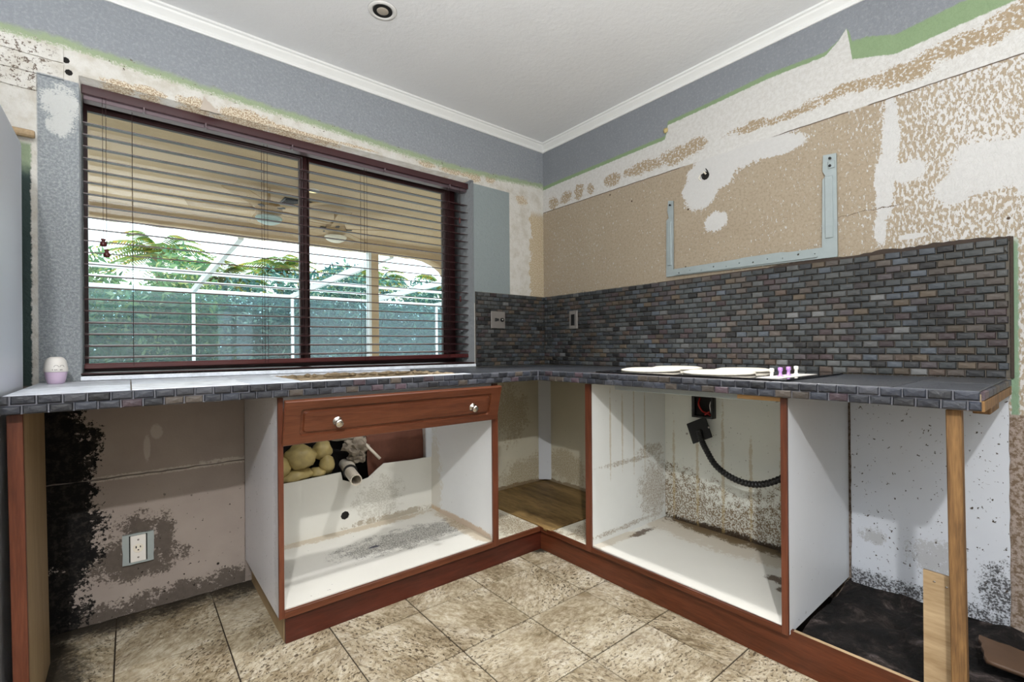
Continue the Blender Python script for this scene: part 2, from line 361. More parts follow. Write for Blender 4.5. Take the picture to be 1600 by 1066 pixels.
def slate(name, stops, rough=.45, island=True, bs=.55):
    s = S(name, rough, spec=.5); oi = s.nd('ShaderNodeObjectInfo').outputs['Random']
    ge = s.nd('ShaderNodeNewGeometry').outputs['Random Per Island']
    k = s.m('FRACT', s.m('ADD', s.m('MULTIPLY', oi, 7.13), ge)) if island else oi
    k2 = s.m('FRACT', s.m('MULTIPLY', k, 13.7))
    c = s.ramp(k, stops, 'CONSTANT')
    off = s.nd('ShaderNodeCombineXYZ'); s.put(off.inputs[0], s.m('MULTIPLY', k, 50)); s.put(off.inputs[2], s.m('MULTIPLY', k2, 50))
    v = s.vm('ADD', s.pos, off.outputs[0]); n = s.noise(75, 5, .7, v, .4); n2 = s.noise(18, 4, .6, v)
    c = s.mix(s.m('MULTIPLY', s.m('SUBTRACT', n, .42), 1.2, clamp=True), c, s.mix(.35, c, C('70706c')))
    c = s.mix(s.m('MULTIPLY', s.m('SUBTRACT', .55, n2), 2.0, clamp=True), c, s.mix(.6, c, (0.01, .01, .012)))
    hv = s.m('ADD', .58, s.m('MULTIPLY', k2, .55)); c = s.vm('SCALE', c) if False else s.mix(1, c, s.mix(hv, (0, 0, 0), (1.4, 1.4, 1.4)), 'MULTIPLY')
    s.col(c); s.rough(s.m('ADD', rough-.12, s.m('MULTIPLY', n, .3))); s.bump(s.m('ADD', n, n2), bs, .004); return s.mat
MOS = [(0, C('2e3234')), (.14, C('3a3e40')), (.26, C('25272a')), (.36, C('444646')), (.46, C('463f3a')), (.55, C('343839')), (.63, C('141416')), (.70, C('3c3638')), (.77, C('3e444b')), (.84, C('4a4034')), (.89, C('362b2d')), (.93, C('5b5c5c')), (.97, C('453931'))]
SLT = [(0, C('2d3038')), (.2, C('20232b')), (.4, C('393b42')), (.55, C('282c36')), (.7, C('41343b')), (.8, C('1a1c22')), (.9, C('453e38'))]
M = {}
M['wall_left'] = m_wall_left(); M['wall_right'] = m_wall_right(); M['drywall'] = m_drywall(); M['ceiling'] = m_ceiling()
M['travertine'] = m_traver(); M['mosaic'] = slate('slate_mosaic', MOS, .5); M['edge'] = slate('slate_edge', SLT, .42); M['top_sheen'] = slate('slate_top_sheen', [(0, C('d3d8e0')), (.3, C('c6ccd5')), (.6, C('dadde2')), (.8, C('cdd2da'))], .42, False, .2); M['top'] = slate('slate_top', [(0, C('3a3c40')), (.3, C('2e3137')), (.6, C('403c3d')), (.8, C('393c42'))], .28, False, .22)  # pale slate has the window's white sheen painted into its colour
M['crown'] = plain('crown_paint', C('e3e4e2'), .5, nz=.03)
M['grout'] = plain('grout', C('5d5850'), .9, nz=.2, scale=80, bump=.4)
M['floor_grout'] = plain('floor_grout', C('2a2016'), .95, nz=.25, scale=60)
M['egrout'] = plain('edge_grout', C('6d6e75'), .9, nz=.2, scale=90)
M['room'] = plain('room_paint', C('c9c7c2'), .8, nz=.03)
M['dark'] = plain('dark_cavity', C('14110f'), .9)
def mela(name, base, stains_shade, dots=.0, lowz=None):
    s = S(name, .38, spec=.4); n = s.noise(10, 5, .6); c = s.mix(n, tuple(x*.93 for x in base), base)
    if stains_shade:
        for L, colr, amp, sc, op in stains_shade:
            fb = s.m('MULTIPLY', s.blobs(L, amp, sc, .05, .12), abs(op))
            if op < 0: fb = s.m('MULTIPLY', fb, s.m('ADD', .25, s.m('MULTIPLY', s.step(s.noise(150, 4, .65), .49, .04), .75)))
            c = s.mix(fb, c, colr)
    if dots: c = s.mix(s.step(s.noise(85, 3, .6), 1-dots, .015), c, C('3b3128'))
    s.col(c); return s.mat
MW = C('cfd3d8'); BRN = C('4b3418'); GRY = C('55524b')
M['mel'] = mela('white_melamine', MW, None, .27)
M['mel_sink_side'] = mela('melamine_sink_side', C('d9d9de'), [([(-1.82, -.6, .4, None, .05, .5)], GRY, .5, 30, .25)], .30)
M['mel_sink_floor'] = mela('melamine_sink_floor', C('d8d6ce'), [([(-1.15, -.30, 0, .34, .11, None)], C('403c34'), .7, 26, -.75), ([(-1.35, -.30, 0, .03, .012, None)], C('23233a'), .4, 30, 1), ([(-.9, -.4, 0, .05, .3, None), (-1.4, -.04, 0, .5, .04, None)], C('a58b5e'), .5, 14, .5)], .27)  # first blob paints the shadow band behind the drawer, mixed with staining
M['mel_sink_back'] = mela('melamine_sink_back', C('d9d8d0'), [([(-1.2, 0, .25, .12, None, .10)], C('7f765f'), .8, 30, -.4), ([(-1.1, 0, .13, .25, None, .02)], C('7c6a48'), .8, 30, .6)], .25)
M['mel_sink_right'] = mela('melamine_sink_right', C('dddfe0'), [([(-.9, -.0, .3, None, .12, .3)], C('b9a77c'), .5, 9, .35), ([(-.9, -.3, .13, None, .4, .02)], C('b08a55'), .4, 20, .6)], .25)
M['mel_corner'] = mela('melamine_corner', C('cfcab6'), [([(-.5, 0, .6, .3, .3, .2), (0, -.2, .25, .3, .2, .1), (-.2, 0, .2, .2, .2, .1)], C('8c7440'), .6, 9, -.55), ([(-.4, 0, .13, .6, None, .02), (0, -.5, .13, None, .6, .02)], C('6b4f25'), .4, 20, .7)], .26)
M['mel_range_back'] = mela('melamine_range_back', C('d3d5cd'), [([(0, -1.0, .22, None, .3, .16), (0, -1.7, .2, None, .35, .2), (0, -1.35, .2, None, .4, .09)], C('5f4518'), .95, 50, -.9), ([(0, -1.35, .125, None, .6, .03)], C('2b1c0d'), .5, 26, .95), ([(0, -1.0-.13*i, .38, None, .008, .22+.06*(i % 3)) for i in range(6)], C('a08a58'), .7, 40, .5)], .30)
M['mel_range_side'] = mela('melamine_range_side', C('dcdedb'), [([(-.12, 0, .3, .12, None, .14), (-.3, 0, .47, .25, None, .012), (-.3, 0, .16, .3, None, .012), (-.15, 0, .5, .1, None, .03)], C('7a6236'), .7, 30, -.6), ([(-.2-.09*i, 0, .62, .006, None, .2) for i in range(4)], C('a8956a'), .4, 12, .5)], .24)
M['mel_range_floor'] = mela('melamine_range_floor', C('dad8d0'), [([(-.03, -1.35, 0, .07, .5, None)], C('2d1c0c'), .6, 20, .95), ([(-.3, -1.62, 0, .03, .05, None), (-.36, -1.66, 0, .03, .03, None), (-.3, -1.0, 0, .1, .02, None)], C('4a3215'), .6, 40, .9), ([(-.1, -1.3, 0, .12, .5, None), (-.5, -.97, 0, .2, .03, None)], C('a0865a'), .5, 9, .35)], .24)
M['mel_end'] = mela('melamine_end_panel', C('c3c8d0'), [([(0, -2.0, .12, None, .5, .035), (0, -2.18, .2, None, .06, .1)], C('1a1714'), .8, 40, -.9), ([(0, -2.02, .27, None, .07, .06), (0, -1.84, .3, None, .04, .03)], C('6b604c'), .7, 40, .35)], .33)
M['board_floor'] = mela('melamine_corner_floor', C('d6d1c0'), [([(-.7, -.5, 0, .1, .2, None), (-.45, -.8, 0, .15, .07, None), (-.62, -.66, 0, .08, .08, None)], C('6d5325'), .7, 26, -.8)], .33)
def wood(name, a, b, scale=9, axis=2, rough=.45, stretch=12, bump=.1, spec=.4):
    s = S(name, rough, spec=spec); mp = s.nd('ShaderNodeMapping'); s.put(mp.inputs[0], s.objc())
    sc = [stretch]*3; sc[axis] = 1; mp.inputs['Scale'].default_value = sc
    n = s.noise(scale*.4, 6, .62, mp.outputs[0], .7); n2 = s.noise(scale*4, 3, .5, mp.outputs[0])
    f = s.m('ADD', s.m('MULTIPLY', n, .7), s.m('MULTIPLY', n2, .3))
    s.col(s.ramp(f, [(.36, a), (.62, b)])); s.bump(f, bump, .002); return s.mat
M['cherry'] = wood('cherry_laminate', C('4a2413'), C('683b26'), 5, 0, .36)
M['cherry_v'] = wood('cherry_edge_band', C('4a2415'), C('693a26'), 5, 2, .4)
M['cherry_y'] = wood('cherry_kick_laminate', C('43200f'), C('64341f'), 5, 1, .34)
M['cherry_x'] = wood('cherry_kick_laminate_dark', C('38170e'), C('55261a'), 5, 0, .34)
M['pine'] = wood('pine_lumber', C('553c23'), C('8a6840'), 6, 2, .6)
M['pine_y'] = wood('pine_strip', C('96703f'), C('cba471'), 6, 1, .6)
M['tanboard'] = wood('tan_panel', C('8a7556'), C('a08a69'), 5, 2, .55)
M['ply'] = wood('pale_plywood', C('907858'), C('b39c7b'), 7, 1, .6, 6)
M['plyfloor'] = wood('stained_plywood', C('4a3619'), C('8f7448'), 4, 1, .6, 5)
M['hardboard'] = plain('brown_hardboard', C('5c3526'), .8, nz=.25, scale=40)
M['blind'] = plain('blind_mahogany', C('3b1c20'), .32, nz=.15, spec=.6)
M['rail'] = plain('blind_rail_mahogany', C('4e1c1c'), .3, nz=.1, spec=.6)
M['frame'] = plain('window_frame_brown', C('35191a'), .35, nz=.1)
M['headrail'] = plain('headrail_metal', C('6a5b60'), .35, .4)
M['cord'] = plain('blind_cord', C('2a1615'), .8)
M['tassel'] = plain('wooden_tassel', C('4d1818'), .35)
M['fridge'] = plain('refrigerator_enamel', C('d3d8e2'), .35, nz=.03, scale=6)
M['metal'] = plain('galvanised_steel', C('a0aaab'), .4, .35, nz=.1, scale=30)
M['steel'] = plain('brushed_steel', C('908b86'), .4, .35, nz=.1, scale=60)
M['nickel'] = plain('satin_nickel', C('c9c4ba'), .25, 1)
M['black'] = plain('black_plastic', C('0c0c0d'), .45)
M['blackglass'] = plain('black_glass', C('0d0d0f'), .08, spec=.6)
M['cream'] = plain('cream_cover', C('e9e2d2'), .4, nz=.05)
M['white'] = plain('white_plastic', C('e4e0da'), .35, nz=.03)
M['lilac'] = plain('lilac_plastic', C('cdb7cf'), .35, nz=.05)
M['purple'] = plain('purple_reflection', C('b083c8'), .3)  # coloured reflection on the knobs, painted as their base colour
M['pvc'] = plain('pvc_pipe', C('d8cfc0'), .35, nz=.05)
M['foam'] = plain('expanding_foam', C('ab9a66'), .5, nz=.55, scale=18, bump=.3)
M['mortar'] = plain('mortar', C('8d8375'), .95, nz=.35, scale=50, bump=.8)
M['mortar_tan'] = plain('broken_plywood', C('8f7f66'), .95, nz=.5, scale=70, bump=.8)
M['glue'] = plain('brown_adhesive', C('3a3029'), .9, nz=.3, scale=80)
def m_dirt():
    s = S('black_debris', .8, spec=.3); n = s.noise(9, 7, .75, dist=.6)
    s.col(s.ramp(n, [(.42, C('040303')), (.52, C('15100e')), (.60, C('3a322f')), (.70, C('6a6060'))])); s.bump(s.noise(40, 6, .7), 1, .01); return s.mat
M['dirt'] = m_dirt()
M['red'] = plain('red_wire', C('a01c14'), .4)
M['can_trim'] = plain('can_trim', C('d8d7d4'), .4, nz=.02)
M['lens'] = plain('unlit_bulb', C('a39a8d'), .4, nz=.05)
M['stucco'] = plain('patio_stucco', C('bfa98c'), .9, nz=.08, scale=5)
M['stucco_w'] = plain('cream_stucco', C('d8cbb0'), .9, nz=.06, scale=5)
M['alu'] = plain('white_aluminium', C('dfe6ea'), .4, .2, nz=.03)
M['fan'] = plain('fan_tan', C('a98f6a'), .6)
M['fan_blue'] = plain('fan_glass_bowl', C('9fb8b6'), .3)
M['vent'] = plain('dark_vent', C('3a4148'), .6)
M['deck'] = plain('pool_deck', C('dcd6cb'), .9)
M['bark'] = plain('palm_bark', C('6f6353'), .9, nz=.3)
def leafmat(name, stops):
    s = S(name, .5, spec=.4); k = s.nd('ShaderNodeNewGeometry').outputs['Random Per Island']
    s.col(s.ramp(k, stops)); tr = s.nd('ShaderNodeBsdfTranslucent'); s.put(tr.inputs[0], s.ramp(k, [(p, tuple(min(1, q*1.3) for q in c)) for p, c in stops]))
    mx = s.nd('ShaderNodeMixShader'); mx.inputs[0].default_value = .4
    s.t.links.new(s.b.outputs[0], mx.inputs[1]); s.t.links.new(tr.outputs[0], mx.inputs[2])
    s.t.links.new(mx.outputs[0], s.t.nodes['Material Output'].inputs[0]); return s.mat
M['leaf'] = leafmat('hedge_leaves', [(0, C('3d6647')), (.5, C('5e8c5f')), (.8, C('86aa74')), (.93, C('b8bd66')), (1, C('dcdca8'))])
M['leaf_b'] = leafmat('blue_green_leaves', [(0, C('2d5755')), (.5, C('487674')), (.85, C('6b9a86')), (.95, C('9dba92')), (1, C('dce8d0'))])
M['palm'] = leafmat('palm_fronds', [(0, C('44733f')), (.6, C('7fa24c')), (.82, C('b3ad48')), (1, C('d09c34'))])
def glassm(name, tint, op):
    s = S(name); t = s.t; t.nodes.remove(s.b)
    tr = t.nodes.new('ShaderNodeBsdfTransparent'); tr.inputs[0].default_value = tint+(1,)
    gl = t.nodes.new('ShaderNodeBsdfGlossy'); gl.inputs['Roughness'].default_value = .02
    fr = t.nodes.new('ShaderNodeFresnel'); fr.inputs[0].default_value = 1.45
    mx = t.nodes.new('ShaderNodeMixShader'); t.links.new(fr.outputs[0], mx.inputs[0]); t.links.new(tr.outputs[0], mx.inputs[1]); t.links.new(gl.outputs[0], mx.inputs[2])
    out = mx
    if op:
        df = t.nodes.new('ShaderNodeBsdfDiffuse'); df.inputs[0].default_value = (.55, .68, .7, 1)
        m2 = t.nodes.new('ShaderNodeMixShader'); m2.inputs[0].default_value = op; t.links.new(mx.outputs[0], m2.inputs[1]); t.links.new(df.outputs[0], m2.inputs[2]); out = m2
    t.links.new(out.outputs[0], t.nodes['Material Output'].inputs[0]); return s.mat
M['glass'] = glassm('window_glass', (.93, .97, .96), .0)
M['screen'] = glassm('insect_screen', (.74, .90, .95), .07)
def emis(name, c, k):
    s = S(name); s.put(s.b.inputs['Emission Color'], c); s.b.inputs['Emission Strength'].default_value = k; s.col(c); return s.mat
M['glow'] = emis('lit_bulb', C('ffdf9a'), 6)
# ------------------------------------------------------------------ setting
CZ = 2.412
WX0, WX1, WZ0, WZ1 = -2.352, -.578, .936, 2.048
def wallplate(loops):
    return plate(loops, (0, .30, 0), (1, 0, 0), (0, 0, 1), .30)   # U x V = -y, from y=.30 to y=0
wl = struct(obj('wall_left', wallplate([rect(-5, .3, -.06, 2.6), rect(WX0, WX1, WZ0, WZ1), jag(rect(-1.79, -.915, .30, .72), .006, .04)]), M['wall_left']))
wr = struct(obj('wall_right', B(0, .15, -5, 0, -.06, 2.6), M['wall_right']))
struct(obj('wall_behind', B(-5.1, .15, -5.15, -5, -.06, 2.6), M['room']))
struct(obj('wall_far_left', B(-5.15, -5, -5, .3, -.06, 2.6), M['room']))
struct(obj('ceiling', B(-5, 0, -5, 0, CZ, CZ+.1), M['ceiling']))
fl = struct(obj('floor', B(-5, 0, -5, 0, -.06, -.004), M['floor_grout']))
# travertine tiles: 12 inch, joints open
T = .3045; tb = B(-T/2+.0021, T/2-.0021, -T/2+.0021, T/2-.0021, -.004, 0.0)
bmesh.ops.bevel(tb, geom=[e for e in tb.edges if all(v.co.z > -.001 for v in e.verts)], offset=.0012, segments=1, affect='EDGES')
tm = bpy.data.meshes.new('tile'); tb.to_mesh(tm); tb.free(); tm.materials.append(M['travertine'])
tm2 = None
for i in range(-2, 10):
    for j in range(-3, 8):
        cx = -.733-T*i-T/2; cy = -.716-T*j-T/2
        if cx > -.15 or cy > .08: continue
        if cx > -.45 and cy > -1.9 : continue
        if -1.65 < cx and cy > -.45: continue
        if cy > -.12:
            if tm2 is None:
                b_ = box(BM(), -T/2+.0012, T/2-.0012, -.053, .0525, -.004, 0); tm2 = bpy.data.meshes.new('tile'); b_.to_mesh(tm2); b_.free(); tm2.materials.append(M['travertine'])
            link('tile', tm2, None, fl, (cx, -.0542, 0)); continue
        o = link('tile', tm, None, fl, (cx, min(cy, 9), R.uniform(-.0005, .0005)))
# crown mouldings
def crown(axis):
    prof = [(0, 2.36), (.006, 2.36), (.010, 2.366), (.010, 2.376), (.018, 2.384), (.028, 2.393), (.032, 2.400), (.040, 2.403), (.040, CZ), (0, CZ)]
    bm = BM(); rings = []
    for L in (0, 1):
        ring = []
        for d, z in prof:
            if axis == 0: ring.append(bm.verts.new((-5 if L == 0 else -d, -d, z)))
            else: ring.append(bm.verts.new((-d, -5 if L == 0 else -d, z)))
        rings.append(ring)
    n = len(prof)
    for i in range(n): bm.faces.new((rings[0][i], rings[0][(i+1) % n], rings[1][(i+1) % n], rings[1][i]))
    bm.faces.new(rings[0]); bm.faces.new(rings[1]); return bm
tag(struct(obj('trim_1', crown(0), M['crown'])), 'white crown moulding above the window wall')
tag(struct(obj('trim_2', crown(1), M['crown'])), 'white crown moulding above the wall with the metal bracket')
# drywall boards below the worktop, left bay
for z0, z1 in ((.02, .538), (.544, .862)):
    obj('drywall_board', plate([jag(rect(-2.455, -1.822, (.002 if z0 < .1 else z0), z1), .0025, .03)], (0, 0, 0), (1, 0, 0), (0, 0, 1), .010), M['drywall'], wl)
# old boards left of the window
for z0, z1 in ((1.952, 2.008), (2.013, 2.071), (2.076, 2.128)):
    obj('board', plate([jag(rect(-2.9, -2.462 if z1 < 2.01 else -2.392, z0, z1), .0018, .03)], (0, 0, 0), (1, 0, 0), (0, 0, 1), .006), M['wall_left'], wl)
for x, z in ((-2.386, 2.09), (-2.378, 2.048)):
    obj('wall_hole', plate([jag(circ(x, z, .011, 8), .002, .01)], (0, 0, 0), (1, 0, 0), (0, 0, 1), .0015), M['dark'], wl)
# cavity behind the sink base
cav = stuff(obj('cavity_lining', B(-1.9, -.8, .155, .16, .2, .8), M['dark'], wl))
# window ------------------------------------------------
win = struct(obj('window_1', plate([rect(WX0, WX1, WZ0, WZ1), rect(WX0+.006, -1.508, WZ0+.022, WZ1-.022), rect(-1.484, WX1-.068, WZ0+.022, WZ1-.022)], (0, .270, 0), (1, 0, 0), (0, 0, 1), .048), M['frame']))
obj('mullion', B(-1.506, -1.486, .210, .2215, WZ0+.022, WZ1-.022, .003), M['frame'], win)
for a, b in ((WX0+.006, -1.512), (-1.477, WX1-.068)):
    obj('pane', B(a-.004, b+.004, .25, .254, WZ0+.018, WZ1-.018), M['glass'], win)
    fr = obj('sash', plate([rect(a, b, WZ0+.022, WZ1-.022), rect(a+.005, b-.005, WZ0+.032, WZ1-.030)], (0, .268, 0), (1, 0, 0), (0, 0, 1), .04), M['frame'], win)
sl_ = struct(obj('window_sill', B(WX0, WX1, .0, .22, .928, .940, .002), M['frame']))
obj('sill_edge', B(WX0, WX1, -.012, .0, .913, .930, .002), M['top_sheen'], sl_)
# ------------------------------------------------------------------ backsplashes
TW, TH = .0485, .0253
def tilemesh(w, h, th, name, mat, axis, seed):
    """rough tumbled brick tile, face towards -x ('x') or -y ('y')"""
    rr_ = random.Random(seed); bm = BM(); g = .0017
    def q(a, b, d, j=.0007): return (a+rr_.uniform(-j, j), b+rr_.uniform(-j, j), d)
    W2, H2 = w/2-g, h/2-g; i = .0022
    back = [(-W2, -H2, 0), (W2, -H2, 0), (W2, H2, 0), (-W2, H2, 0)]
    mid = [q(-W2, -H2, th*.55), q(W2, -H2, th*.55), q(W2, H2, th*.55), q(-W2, H2, th*.55)]
    fr_ = [q(-W2+i, -H2+i, th), q(W2-i, -H2+i, th), q(W2-i, H2-i, th), q(-W2+i, H2-i, th)]
    c = (rr_.uniform(-.006, .006), 0, th+.0012)
    def mp(p):
        a, b, d = p
        return (-d, -a, b) if axis == 'x' else (a, -d, b)
    vs = [[bm.verts.new(mp(p)) for p in L] for L in (back, mid, fr_)]; cv = bm.verts.new(mp(c))
    for A, B_ in zip(vs, vs[1:]):
        for k in range(4): bm.faces.new((A[k], A[(k+1) % 4], B_[(k+1) % 4], B_[k]))
    for k in range(4): bm.faces.new((vs[2][k], vs[2][(k+1) % 4], cv))
    bm.faces.new(vs[0]); bmesh.ops.recalc_face_normals(bm, faces=bm.faces)
    me = bpy.data.meshes.new(name); bm.to_mesh(me); bm.free(); me.materials.append(mat); return me
def tilerow(u0, u1, off, w):
    out = []; u = u0-off
    while u < u1-.004:
        a, b = max(u, u0), min(u+w, u1)
        if b-a > .008: out.append(((a+b)/2, b-a))
        u += w
    return out
ZB, ZT = .914, 1.368
def backsplash(name, label, axis, u0, u1, keep):
    t = thing(name, label, 'backsplash', (-.004, -(u0+u1)/2, ZB) if axis == 'x' else (-(u0+u1)/2, -.004, ZB))
    if axis == 'x': obj('grout_bed', plate([[(u0, ZB), (u1, ZB)]+jag([(u1, ZT+.004), (u0, ZT+.003)], .0015, .02, closed=False)+[(u0, ZT+.003)]], (0, 0, 0), (0, -1, 0), (0, 0, 1), .0045), M['grout'], t)
    else: obj('grout_bed', plate([[(-u1, ZB), (-u0, ZB), (-u0, ZT+.003), (-u1, ZT+.003)]], (0, 0, 0), (1, 0, 0), (0, 0, 1), .0045), M['grout'], t)
    full = [tilemesh(TW, TH, .009, 'tile', M['mosaic'], axis, k) for k in range(5)]; cache = {}
    allt = []
    nr = int((ZT-ZB)/TH+.3)
    for r in range(nr):
        z = ZB+TH*(r+.5)
        for u, w in tilerow(u0+.002, u1-.001, (.5 if r % 2 else 0)*TW+R.uniform(-.003, .003), TW): allt.append((u, z, w))
    allt.sort(key=lambda q: -q[0]); fieldbm = BM(); n = 0
    for u, z, w in allt:
        if 0: continue
        d = R.uniform(-.0012, .0010)
        p = (-d-.004, -u, z) if axis == 'x' else (-u, -d-.004, z)
        if abs(w-TW) < .001: me = full[R.randrange(5)]
        else:
            k = round(w, 3)
            if k not in cache: cache[k] = tilemesh(k, TH, .009, 'tile', M['mosaic'], axis, int(k*1e4))
            me = cache[k]
        if n < keep: link('tile', me, None, t, p); n += 1
        else:
            nv = len(fieldbm.verts); fieldbm.from_mesh(me); fieldbm.verts.ensure_lookup_table()
            for v in fieldbm.verts[nv:]: v.co += Vector(p)
    if len(fieldbm.verts):
        o = stuff(obj('tile_field', fieldbm, M['mosaic'], t))
    else: fieldbm.free()
    return t
bsR = backsplash('mosaic_backsplash', 'dark slate mosaic backsplash running the long right wall, torn along its top edge', 'x', .012, 2.203, 300)
bsL = backsplash('mosaic_backsplash', 'short dark slate mosaic backsplash between the window and the corner', 'y', .002, .576, 300)
# torn adhesive line above the right end
top = [(.9, 1.371)]+jag([(1.45, 1.374), (1.62, 1.383), (1.75, 1.376), (1.84, 1.379), (1.88, 1.386), (1.93, 1.378), (2.03, 1.384), (2.10, 1.381), (2.205, 1.374)], .0025, .012, closed=False)+[(2.205, 1.374), (2.208, 1.36), (.9, 1.36)]
obj('torn_adhesive', plate([top], (0, 0, 0), (0, -1, 0), (0, 0, 1), .009), M['glue'], bsR)
obj('edge_strip', B(-.010, 0, -2.212, -2.204, ZB, 1.372, .001), M['glue'], bsR)
obj('mortar_blob', lump((-.010, -.37, 1.374), (.006, .012, .009), 3, .4, 2), M['mortar'], bsR)
# ------------------------------------------------------------------ worktop (one L shaped slab)
CT, CB = .912, .862
wt = thing('worktop', 'L-shaped worktop of broken slate tiles with brick-shaped mosaic along its front edge', 'countertop', (-.6, -.6, CB))
hole = jag([(-1.72, -.19), (-1.66, -.535), (-1.30, -.56), (-1.06, -.50), (-1.05, -.13), (-1.4, -.07), (-1.62, -.075)], .010, .022)
LO = [(-2.462, -.640), (-.640, -.640), (-.640, -2.200), (-.012, -2.200), (-.012, -.012), (-2.462, -.012)]
obj('substrate', plate([LO, hole, rect(-.575, -.10, -1.72, -1.05)], (0, 0, .868), (1, 0, 0), (0, 1, 0), .036), M['mortar_tan'], wt)
obj('wood_underlay', B(-.636, -.012, -2.206, -2.150, .862, .888, .001), M['pine'], wt)
rim = BM()
for i, (a, b) in enumerate(hole[::2]):
    bmesh.ops.create_icosphere(rim, subdivisions=1, radius=1, matrix=Matrix.Translation((a+R.uniform(-.01, .01), b+R.uniform(-.01, .01), .902)) @ Matrix.Diagonal((R.uniform(.015, .045), R.uniform(.006, .014), R.uniform(.006, .011), 1)))
for v in rim.verts: v.co += Vector((R.uniform(-.003, .003) for _ in range(3)))
stuff(obj('broken_mortar', rim, M['mortar_tan'], wt))
def toptile(x0, x1, y0, y1):
    g = .0015
    if x1-x0 < .02 or y1-y0 < .02: return
    obj('slate_tile', box(BM(), x0+g, x1-g, y0+g, y1-g, .904, CT+R.uniform(-.0006, .0006), .0012), M['top_sheen'] if x1 < -1.0 else M['top'], wt)
xs = [-2.462, -2.208, -1.905, -1.735]
for a, b in zip(xs, xs[1:]):
    for c, d in ((-.640, -.345), (-.345, -.045), (-.045, -.012)): toptile(a, b, c, d)
for a, b in ((-1.735, -1.50), (-1.50, -1.20), (-1.20, -1.04)): toptile(a, b, -.640, -.575)
for a, b in ((-1.735, -1.43), (-1.43, -1.04)): toptile(a, b, -.062, -.012)
for a, b in ((-1.04, -.90), (-.90, -.64)):
    for c, d in ((-.640, -.345), (-.345, -.045), (-.045, -.012)): toptile(a, b, c, d)
for a, b in ((-.640, -.33), (-.33, -.012)):
    for c, d in ((-.33, -.012), (-.64, -.33), (-.94, -.64)): toptile(a, b, c, d)
toptile(-.640, -.012, -1.045, -.94)
for a, b in ((-1.38, -1.045), (-1.725, -1.38)): toptile(-.640, -.58, a, b); toptile(-.095, -.012, a, b)
for a, b in ((-.640, -.33), (-.33, -.012)):
    for c, d in ((-2.03, -1.725), (-2.198, -2.03)): toptile(a, b, c, d)
# front edge mosaic, two courses
obj('edge_grout', B(-2.464, -.636, -.6445, -.640, .864, .911), M['egrout'], wt)
obj('edge_grout', B(-.6445, -.640, -2.198, -.640, .864, .911), M['egrout'], wt)
for axis, u0, u1 in (('y', .652, 2.466), ('x', .648, 2.203)):
    full = [tilemesh(TW, TH-.001, .0075, 'tile', M['edge'], axis, 50+k) for k in range(5)]; cache = {}
    for r in range(2):
        z = (.8875+.0122) if r else .8758
        for u, w in tilerow(u0, u1, (0 if r else .45)*TW, TW):
            if r == 0 and axis == 'x' and False: continue
            if abs(w-TW) < .001: me = full[R.randrange(5)]
            else:
                k = round(w, 3)
                if k not in cache: cache[k] = tilemesh(k, TH-.001, .0075, 'tile', M['edge'], axis, int(k*1e4))
                me = cache[k]
            d = R.uniform(-.0012, .0012); dz = R.uniform(-.0008, .0008)
            link('tile', me, None, wt, (-.6435-d, -u, z+dz) if axis == 'x' else (-u, -.6435-d, z+dz))
full = tilemesh(TW*1.6, TH-.001, .0075, 'tile', M['edge'], 'y', 77)
for k in range(8): link('tile', full, None, wt, (-.60+.078*k, -2.199, .8997))
bx = obj('ledger_block', B(-.30, -.10, -2.185, -2.147, .822, .861, .002), M['pine'], wt)
# ------------------------------------------------------------------ sink base cabinet
def cabthing(label, loc): return thing('base_cabinet', label, 'cabinet', loc)
sc = cabthing('open white sink base cabinet with cherry frame and one wide false drawer, below the window', (-1.35, -.3, .10))
obj('side_panel', B(-1.820, -1.803, -.600, -.012, .100, .858), M['mel_sink_side'], sc)
obj('side_panel', B(-.892, -.874, -.600, -.012, .100, .858), M['mel_sink_right'], sc)
obj('frame_stile', B(-1.820, -1.803, -.612, -.600, .098, .858, .001), M['cherry_v'], sc)
obj('frame_stile', B(-.904, -.874, -.612, -.600, .096, .858, .001), M['cherry_v'], sc)
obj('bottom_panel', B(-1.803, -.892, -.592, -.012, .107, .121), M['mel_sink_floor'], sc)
obj('bottom_rail', B(-1.803, -.904, -.612, -.598, .096, .120, .001), M['cherry'], sc)
obj('top_rail', B(-1.803, -.892, -.600, -.582, .800, .858), M['mel'], sc)
bp = [(-1.803, .121), (-.892, .121), (-.892, .414), (-1.00, .413), (-1.175, .420), (-1.213, .395), (-1.26, .360), (-1.30, .352), (-1.36, .358), (-1.392, .372), (-1.40, .412), (-1.60, .405), (-1.803, .400)]
obj('back_panel', plate([bp, jag(circ(-1.381, .193, .022, 8), .003, .012)], (0, -.006, 0), (1, 0, 0), (0, 0, 1), .008), M['mel_sink_back'], sc)
obj('back_batten', B(-.925, -.892, -.018, -.006, .414, .70), M['mel'], sc)
obj('shade_backing', B(-1.42, -1.34, -.0055, -.0035, .16, .23), M['dark'], sc)  # dark sheet stands in for the shade behind the round hole
